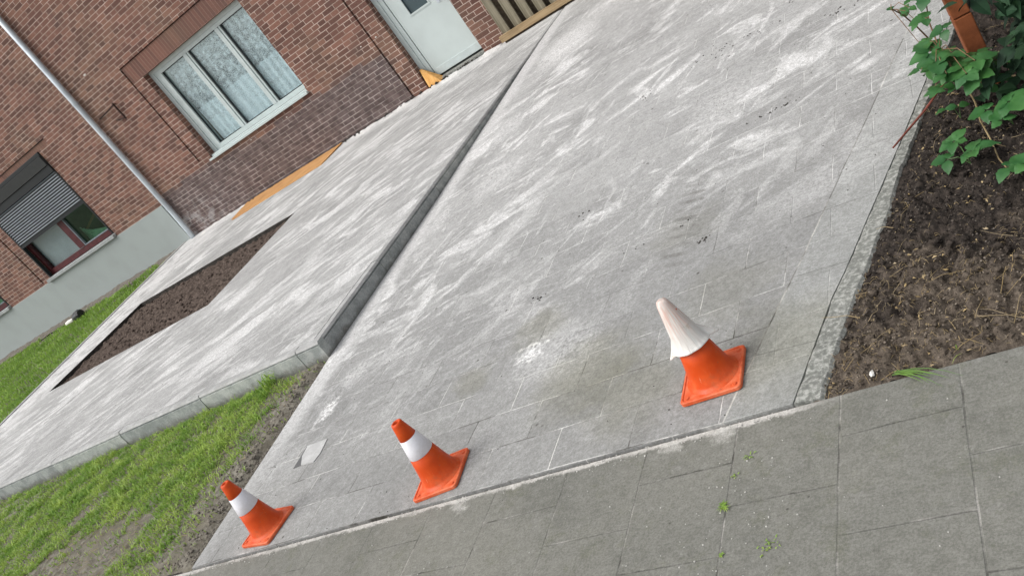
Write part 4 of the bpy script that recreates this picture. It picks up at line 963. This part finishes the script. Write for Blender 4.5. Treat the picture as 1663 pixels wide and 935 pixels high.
def simple_leaf(b, base, d, up, L, w):
    d = d.normalized(); s_ = d.cross(up).normalized(); up = s_.cross(d).normalized(); vs = []
    for t, q in ((0, .05), (.2, .8), (.45, 1.0), (.75, .6), (1.0, .02)):
        c_ = base + d * (L * t) - up * (.3 * L * t * t); e = w * q * .5; vs += [c_ - s_ * e + up * e * .3, c_, c_ + s_ * e + up * e * .3]
    b.add(vs, [(3 * i + k, 3 * i + k + 1, 3 * i + k + 4, 3 * i + k + 3) for i in range(4) for k in (0, 1)])
def compound(b, sb, p, stalk, n, size, tilt=0.25):
    p = Vector(p); a0 = random.uniform(0, math.tau); up = Vector((random.uniform(-tilt, tilt), random.uniform(-tilt, tilt) - .15, 1)).normalized()
    t1 = up.orthogonal().normalized(); t2 = up.cross(t1)
    span = 1.55 * math.pi if n >= 5 else (1.1 * math.pi if n > 1 else 0)
    for k in range(n):
        a = a0 + (span * (k / max(1, n - 1) - .5)); d = t1 * math.cos(a) + t2 * math.sin(a)
        mid = 1 - abs(k / max(1, n - 1) - .5) * .6 if n > 1 else 1
        leaflet(b, p + d * .004, d + up * random.uniform(.0, .25), up, size * .92 * mid * random.uniform(.75, 1.1), size * .74 * mid, droop=random.uniform(.15, .5), fold=random.uniform(.1, .35))
    if stalk is not None:
        s0 = Vector(stalk); m_ = (s0 + p) / 2 + Vector((random.uniform(-.01, .01), random.uniform(-.01, .01), .02)); sb.tube([s0, m_, p], [.0018, .0015, .0012], 5)
def plant(name, label, root, leaves, cat='plant', group=None, extra=None):
    t = empty(name, root); setp(t, label, cat, group); b = MB(); sb = MB(); r = Vector(root)
    for (p, n, size) in leaves:
        q = Vector(p) - r; st = Vector((0, 0, 0)) if extra is None else Vector(min(extra, key=lambda e: (Vector(e) - Vector(p)).length)) - r
        compound(b, sb, q, st, n, size)
    if extra:
        sb.tube([Vector(e) - r for e in extra], [max(.0012, .004 * (1 - i / len(extra) * .6)) for i in range(len(extra))], 6)
    b.build('foliage', MT['leaf'], t, smooth=True); sb.build('stem', MT['greenstem'] if extra is None else MT['stem'], t)
    return t
G_ = 'creeper seedlings on the soil bed'
plant('creeper_plant', 'low creeper seedling with star-like dark green leaflets left of the pale root', (-.30, 2.92, .03), [((-.283, 2.895, .085), 5, .085), ((-.325, 2.995, .09), 5, .075), ((-.36, 2.93, .07), 3, .07)], 'plant', G_)
plant('creeper_plant', 'pair of upright pale green leaves rising nearest the kerb behind the star-shaped seedling', (-.30, 3.25, .04), [((-.325, 3.235, .10), 2, .07), ((-.29, 3.22, .10), 2, .06)], 'plant', G_)
plant('creeper_plant', 'broad-leaved green seedling at the right edge of the photo beside the pale root', (-.15, 3.05, .04), [((-.205, 3.06, .12), 3, .075), ((-.135, 3.035, .13), 5, .085), ((-.172, 2.99, .10), 3, .07)], 'plant', G_)
plant('creeper_plant', 'green seedling lowest at the right edge of the photo, below the pale root', (-.17, 2.74, .03), [((-.195, 2.74, .07), 3, .08), ((-.145, 2.70, .08), 3, .075)], 'plant', G_)
vine = [(-.22, 3.50, .03), (-.23, 3.40, .16), (-.25, 3.30, .24), (-.27, 3.28, .30), (-.27, 3.36, .38), (-.25, 3.45, .46), (-.22, 3.55, .54)]
vl = [((-.289, 3.196, .30), 3, .085), ((-.293, 3.318, .33), 3, .07), ((-.354, 3.299, .25), 3, .07), ((-.30, 3.43, .38), 3, .065), ((-.236, 3.214, .30), 3, .09), ((-.177, 3.111, .28), 3, .09), ((-.215, 3.107, .25), 5, .085), ((-.306, 3.21, .20), 3, .075), ((-.35, 3.307, .15), 3, .06), ((-.185, 3.113, .23), 3, .085),
      ((-.253, 3.207, .18), 3, .08), ((-.227, 3.229, .38), 3, .07), ((-.25, 3.42, .45), 3, .07), ((-.34, 3.36, .20), 3, .06), ((-.25, 3.16, .24), 5, .08), ((-.32, 3.25, .26), 3, .07), ((-.27, 3.30, .42), 3, .06), ((-.30, 3.50, .44), 3, .055), ((-.20, 3.18, .26), 3, .08), ((-.27, 3.13, .27), 3, .08),
      ((-.166, 3.253, .18), 5, .08), ((-.161, 3.245, .13), 3, .08), ((-.176, 3.244, .24), 5, .08), ((-.125, 3.25, .19), 3, .08), ((-.189, 3.243, .12), 3, .075), ((-.2, 3.25, .20), 5, .085), ((-.202, 3.205, .26), 3, .09), ((-.254, 3.186, .26), 5, .09), ((-.30, 3.27, .31), 5, .085), ((-.15, 3.22, .22), 3, .085)]
plant('creeper_vine', 'leafy green creeper hanging over the kerb in front of the orange terracotta post', (-.22, 3.50, .03), vl, 'vine', None, vine)
vine2 = [(-.33, 3.95, .05), (-.36, 3.88, .2), (-.38, 3.80, .3), (-.40, 3.74, .36)]
plant('creeper_vine', 'thin creeper tendril with a few small leaves dangling over the top end of the kerb', (-.33, 3.95, .05), [((-.385, 3.78, .32), 1, .055), ((-.37, 3.80, .28), 1, .05), ((-.40, 3.72, .36), 1, .04), ((-.34, 3.72, .34), 3, .05), ((-.33, 3.68, .28), 3, .055), ((-.35, 3.62, .22), 1, .05)], 'vine', None, vine2)
# terracotta post: stacked blocks
t = empty('terracotta_post', (-.180, 3.465, .02), R(8)); setp(t, 'orange terracotta block post standing behind the creeper', 'post')
z = 0
for k in range(6):
    h = .150; b = MB(); w = .031; b.box(-w, w, -w, w, z, z + h - .004); o = b.build('block', MT['terra'], t, bevel=.004); o.rotation_euler = (0, 0, R(random.uniform(-2, 2))); z += h
# red stick and pale root
b = MB(); b.tube([(-.545, 3.25, .032), (-.47, 3.295, .06), (-.40, 3.325, .09), (-.32, 3.32, .15), (-.267, 3.303, .2)], [.0035, .0045, .0045, .004, .003], 7); o = b.build('red_twig', MT['redstem']); setp(o, 'thin reddish brown twig leaning across the kerb towards the creeper', 'twig')
b = MB(); b.tube([(-.236, 3.25, .2), (-.24, 3.247, .12), (-.235, 3.20, .095), (-.238, 3.12, .065), (-.225, 3.0, .045), (-.218, 2.881, .03), (-.205, 2.82, .025)], [.0028, .003, .003, .003, .0028, .0024, .002], 6); o = b.build('pale_root', MT['straw']); setp(o, 'thin pale bare stem curving down from the creeper over the soil', 'root')
# white shell, fallen grass tuft, weeds
o = rocks('snail_shell', [(0, 0)], lambda a, c_: 0, .009, .011, MT['shell'], ''); del o['kind']; o.location = (-.652, 2.025, .008); o.scale = (.8, 1.3, .8); setp(o, 'small white shell lying on the soil near the kerb end', 'shell')
def tuft(name, label, loc, n, L, spread, cat='weed', group=None, direction=None, mat='grass', w=.0016, flat=.5):
    b = MB()
    for k in range(n):
        a = random.uniform(0, math.tau) if direction is None else direction + random.gauss(0, .16); l_ = L * random.uniform(.5, 1); P = []
        ox, oy = random.gauss(0, spread), random.gauss(0, spread)
        for i in range(5):
            t_ = i / 4; P.append(Vector((ox + math.cos(a) * l_ * t_, oy + math.sin(a) * l_ * t_, .002 + l_ * flat * (math.sin(t_ * 2.6)) * .6)))
        s_ = Vector((-math.sin(a), math.cos(a), 0)); vs = []
        for i, p in enumerate(P): ww = w * (1 - (i / 4) ** 2 * .9); vs += [p - s_ * ww, p + s_ * ww + Vector((0, 0, ww * .6))]
        b.add(vs, [(2 * i, 2 * i + 1, 2 * i + 3, 2 * i + 2) for i in range(4)])
    o = b.build(name, MT[mat]); o.location = loc; setp(o, label, cat, group); return o
tuft('grass_tuft', 'long green grass tuft flopped from the soil bed onto the sidewalk', (-.585, 2.005, .006), 11, .19, .006, 'grass tuft', None, R(-40), 'leafg', .0015, .22)
tuft('grass_tuft', 'few short green blades at the front edge of the soil bed near the middle', (-.42, 2.02, .0), 6, .05, .008, 'grass tuft', None, None)
GW = 'weeds growing in the sidewalk joints'
tuft('weed', 'small star-shaped green weed in the sidewalk joint, the largest of them', (-1.063, 1.652, 0), 34, .024, .003, 'weed', GW)
tuft('weed', 'tiny flat weed just below the driveway edge in the cross joint', (-1.005, 1.826, 0), 12, .013, .010, 'weed', GW)
tuft('weed', 'mossy yellow-green weed strip in the lowest cross joint', (-.925, 1.497, 0), 30, .010, .014, 'weed', GW)
tuft('weed', 'tiny weed in the joint close to the bottom edge of the photo', (-1.052, 1.492, 0), 12, .011, .005, 'weed', GW)
tuft('weed', 'tiny weed in the long joint above the star-shaped weed', (-1.047, 1.765, 0), 9, .010, .005, 'weed', GW)
tuft('weed', 'green tuft sprouting against the kerb front near the terrace corner', (-4.55, 3.55, .01), 45, .12, .03, 'weed', None, None, 'grass', .003, 1.2)

# dense shaded hedge behind the soil bed and along the driveway's far right side
def hedge(name, label, x0, x1, y0, y1, h, n, size, seed):
    random.seed(seed); t = empty(name, ((x0 + x1) / 2, (y0 + y1) / 2, 0.02)); setp(t, label, 'hedge'); b = MB(); sb = MB(); cx, cy = t.location.x, t.location.y
    for k in range(n):
        u = random.random(); y = random.uniform(y0, y1); xx0 = x0 + (y - y0) * .273; x = xx0 + (x1 - x0) * (abs(random.gauss(0, .4)) % 1); z = random.uniform(.03, h) * (1 - .15 * random.random())
        x += .10 * fbm(y, z, 5) ; p = Vector((x - cx, y - cy, z))
        d = Vector((random.uniform(-1, .5), random.uniform(-1, .7), random.uniform(-.7, .4))); up = Vector((random.uniform(-.8, .2), random.uniform(-.9, .2), 1)).normalized()
        simple_leaf(b, p, d, up, size * random.uniform(.5, 1.1), size * .7 * random.uniform(.6, 1.0))
    for k in range(40):
        y = random.uniform(y0, y1); x = x0 + (y - y0) * .273 + random.uniform(.05, x1 - x0); sb.tube([(x - cx, y - cy, 0), (x - cx + random.uniform(-.1, .1), y - cy + random.uniform(-.1, .1), h * .5), (x - cx + random.uniform(-.2, .2), y - cy + random.uniform(-.2, .2), h * .95)], [.008, .006, .003], 5)
    b.build('foliage', MT['ivy'], t); sb.build('stem', MT['trunk'], t)
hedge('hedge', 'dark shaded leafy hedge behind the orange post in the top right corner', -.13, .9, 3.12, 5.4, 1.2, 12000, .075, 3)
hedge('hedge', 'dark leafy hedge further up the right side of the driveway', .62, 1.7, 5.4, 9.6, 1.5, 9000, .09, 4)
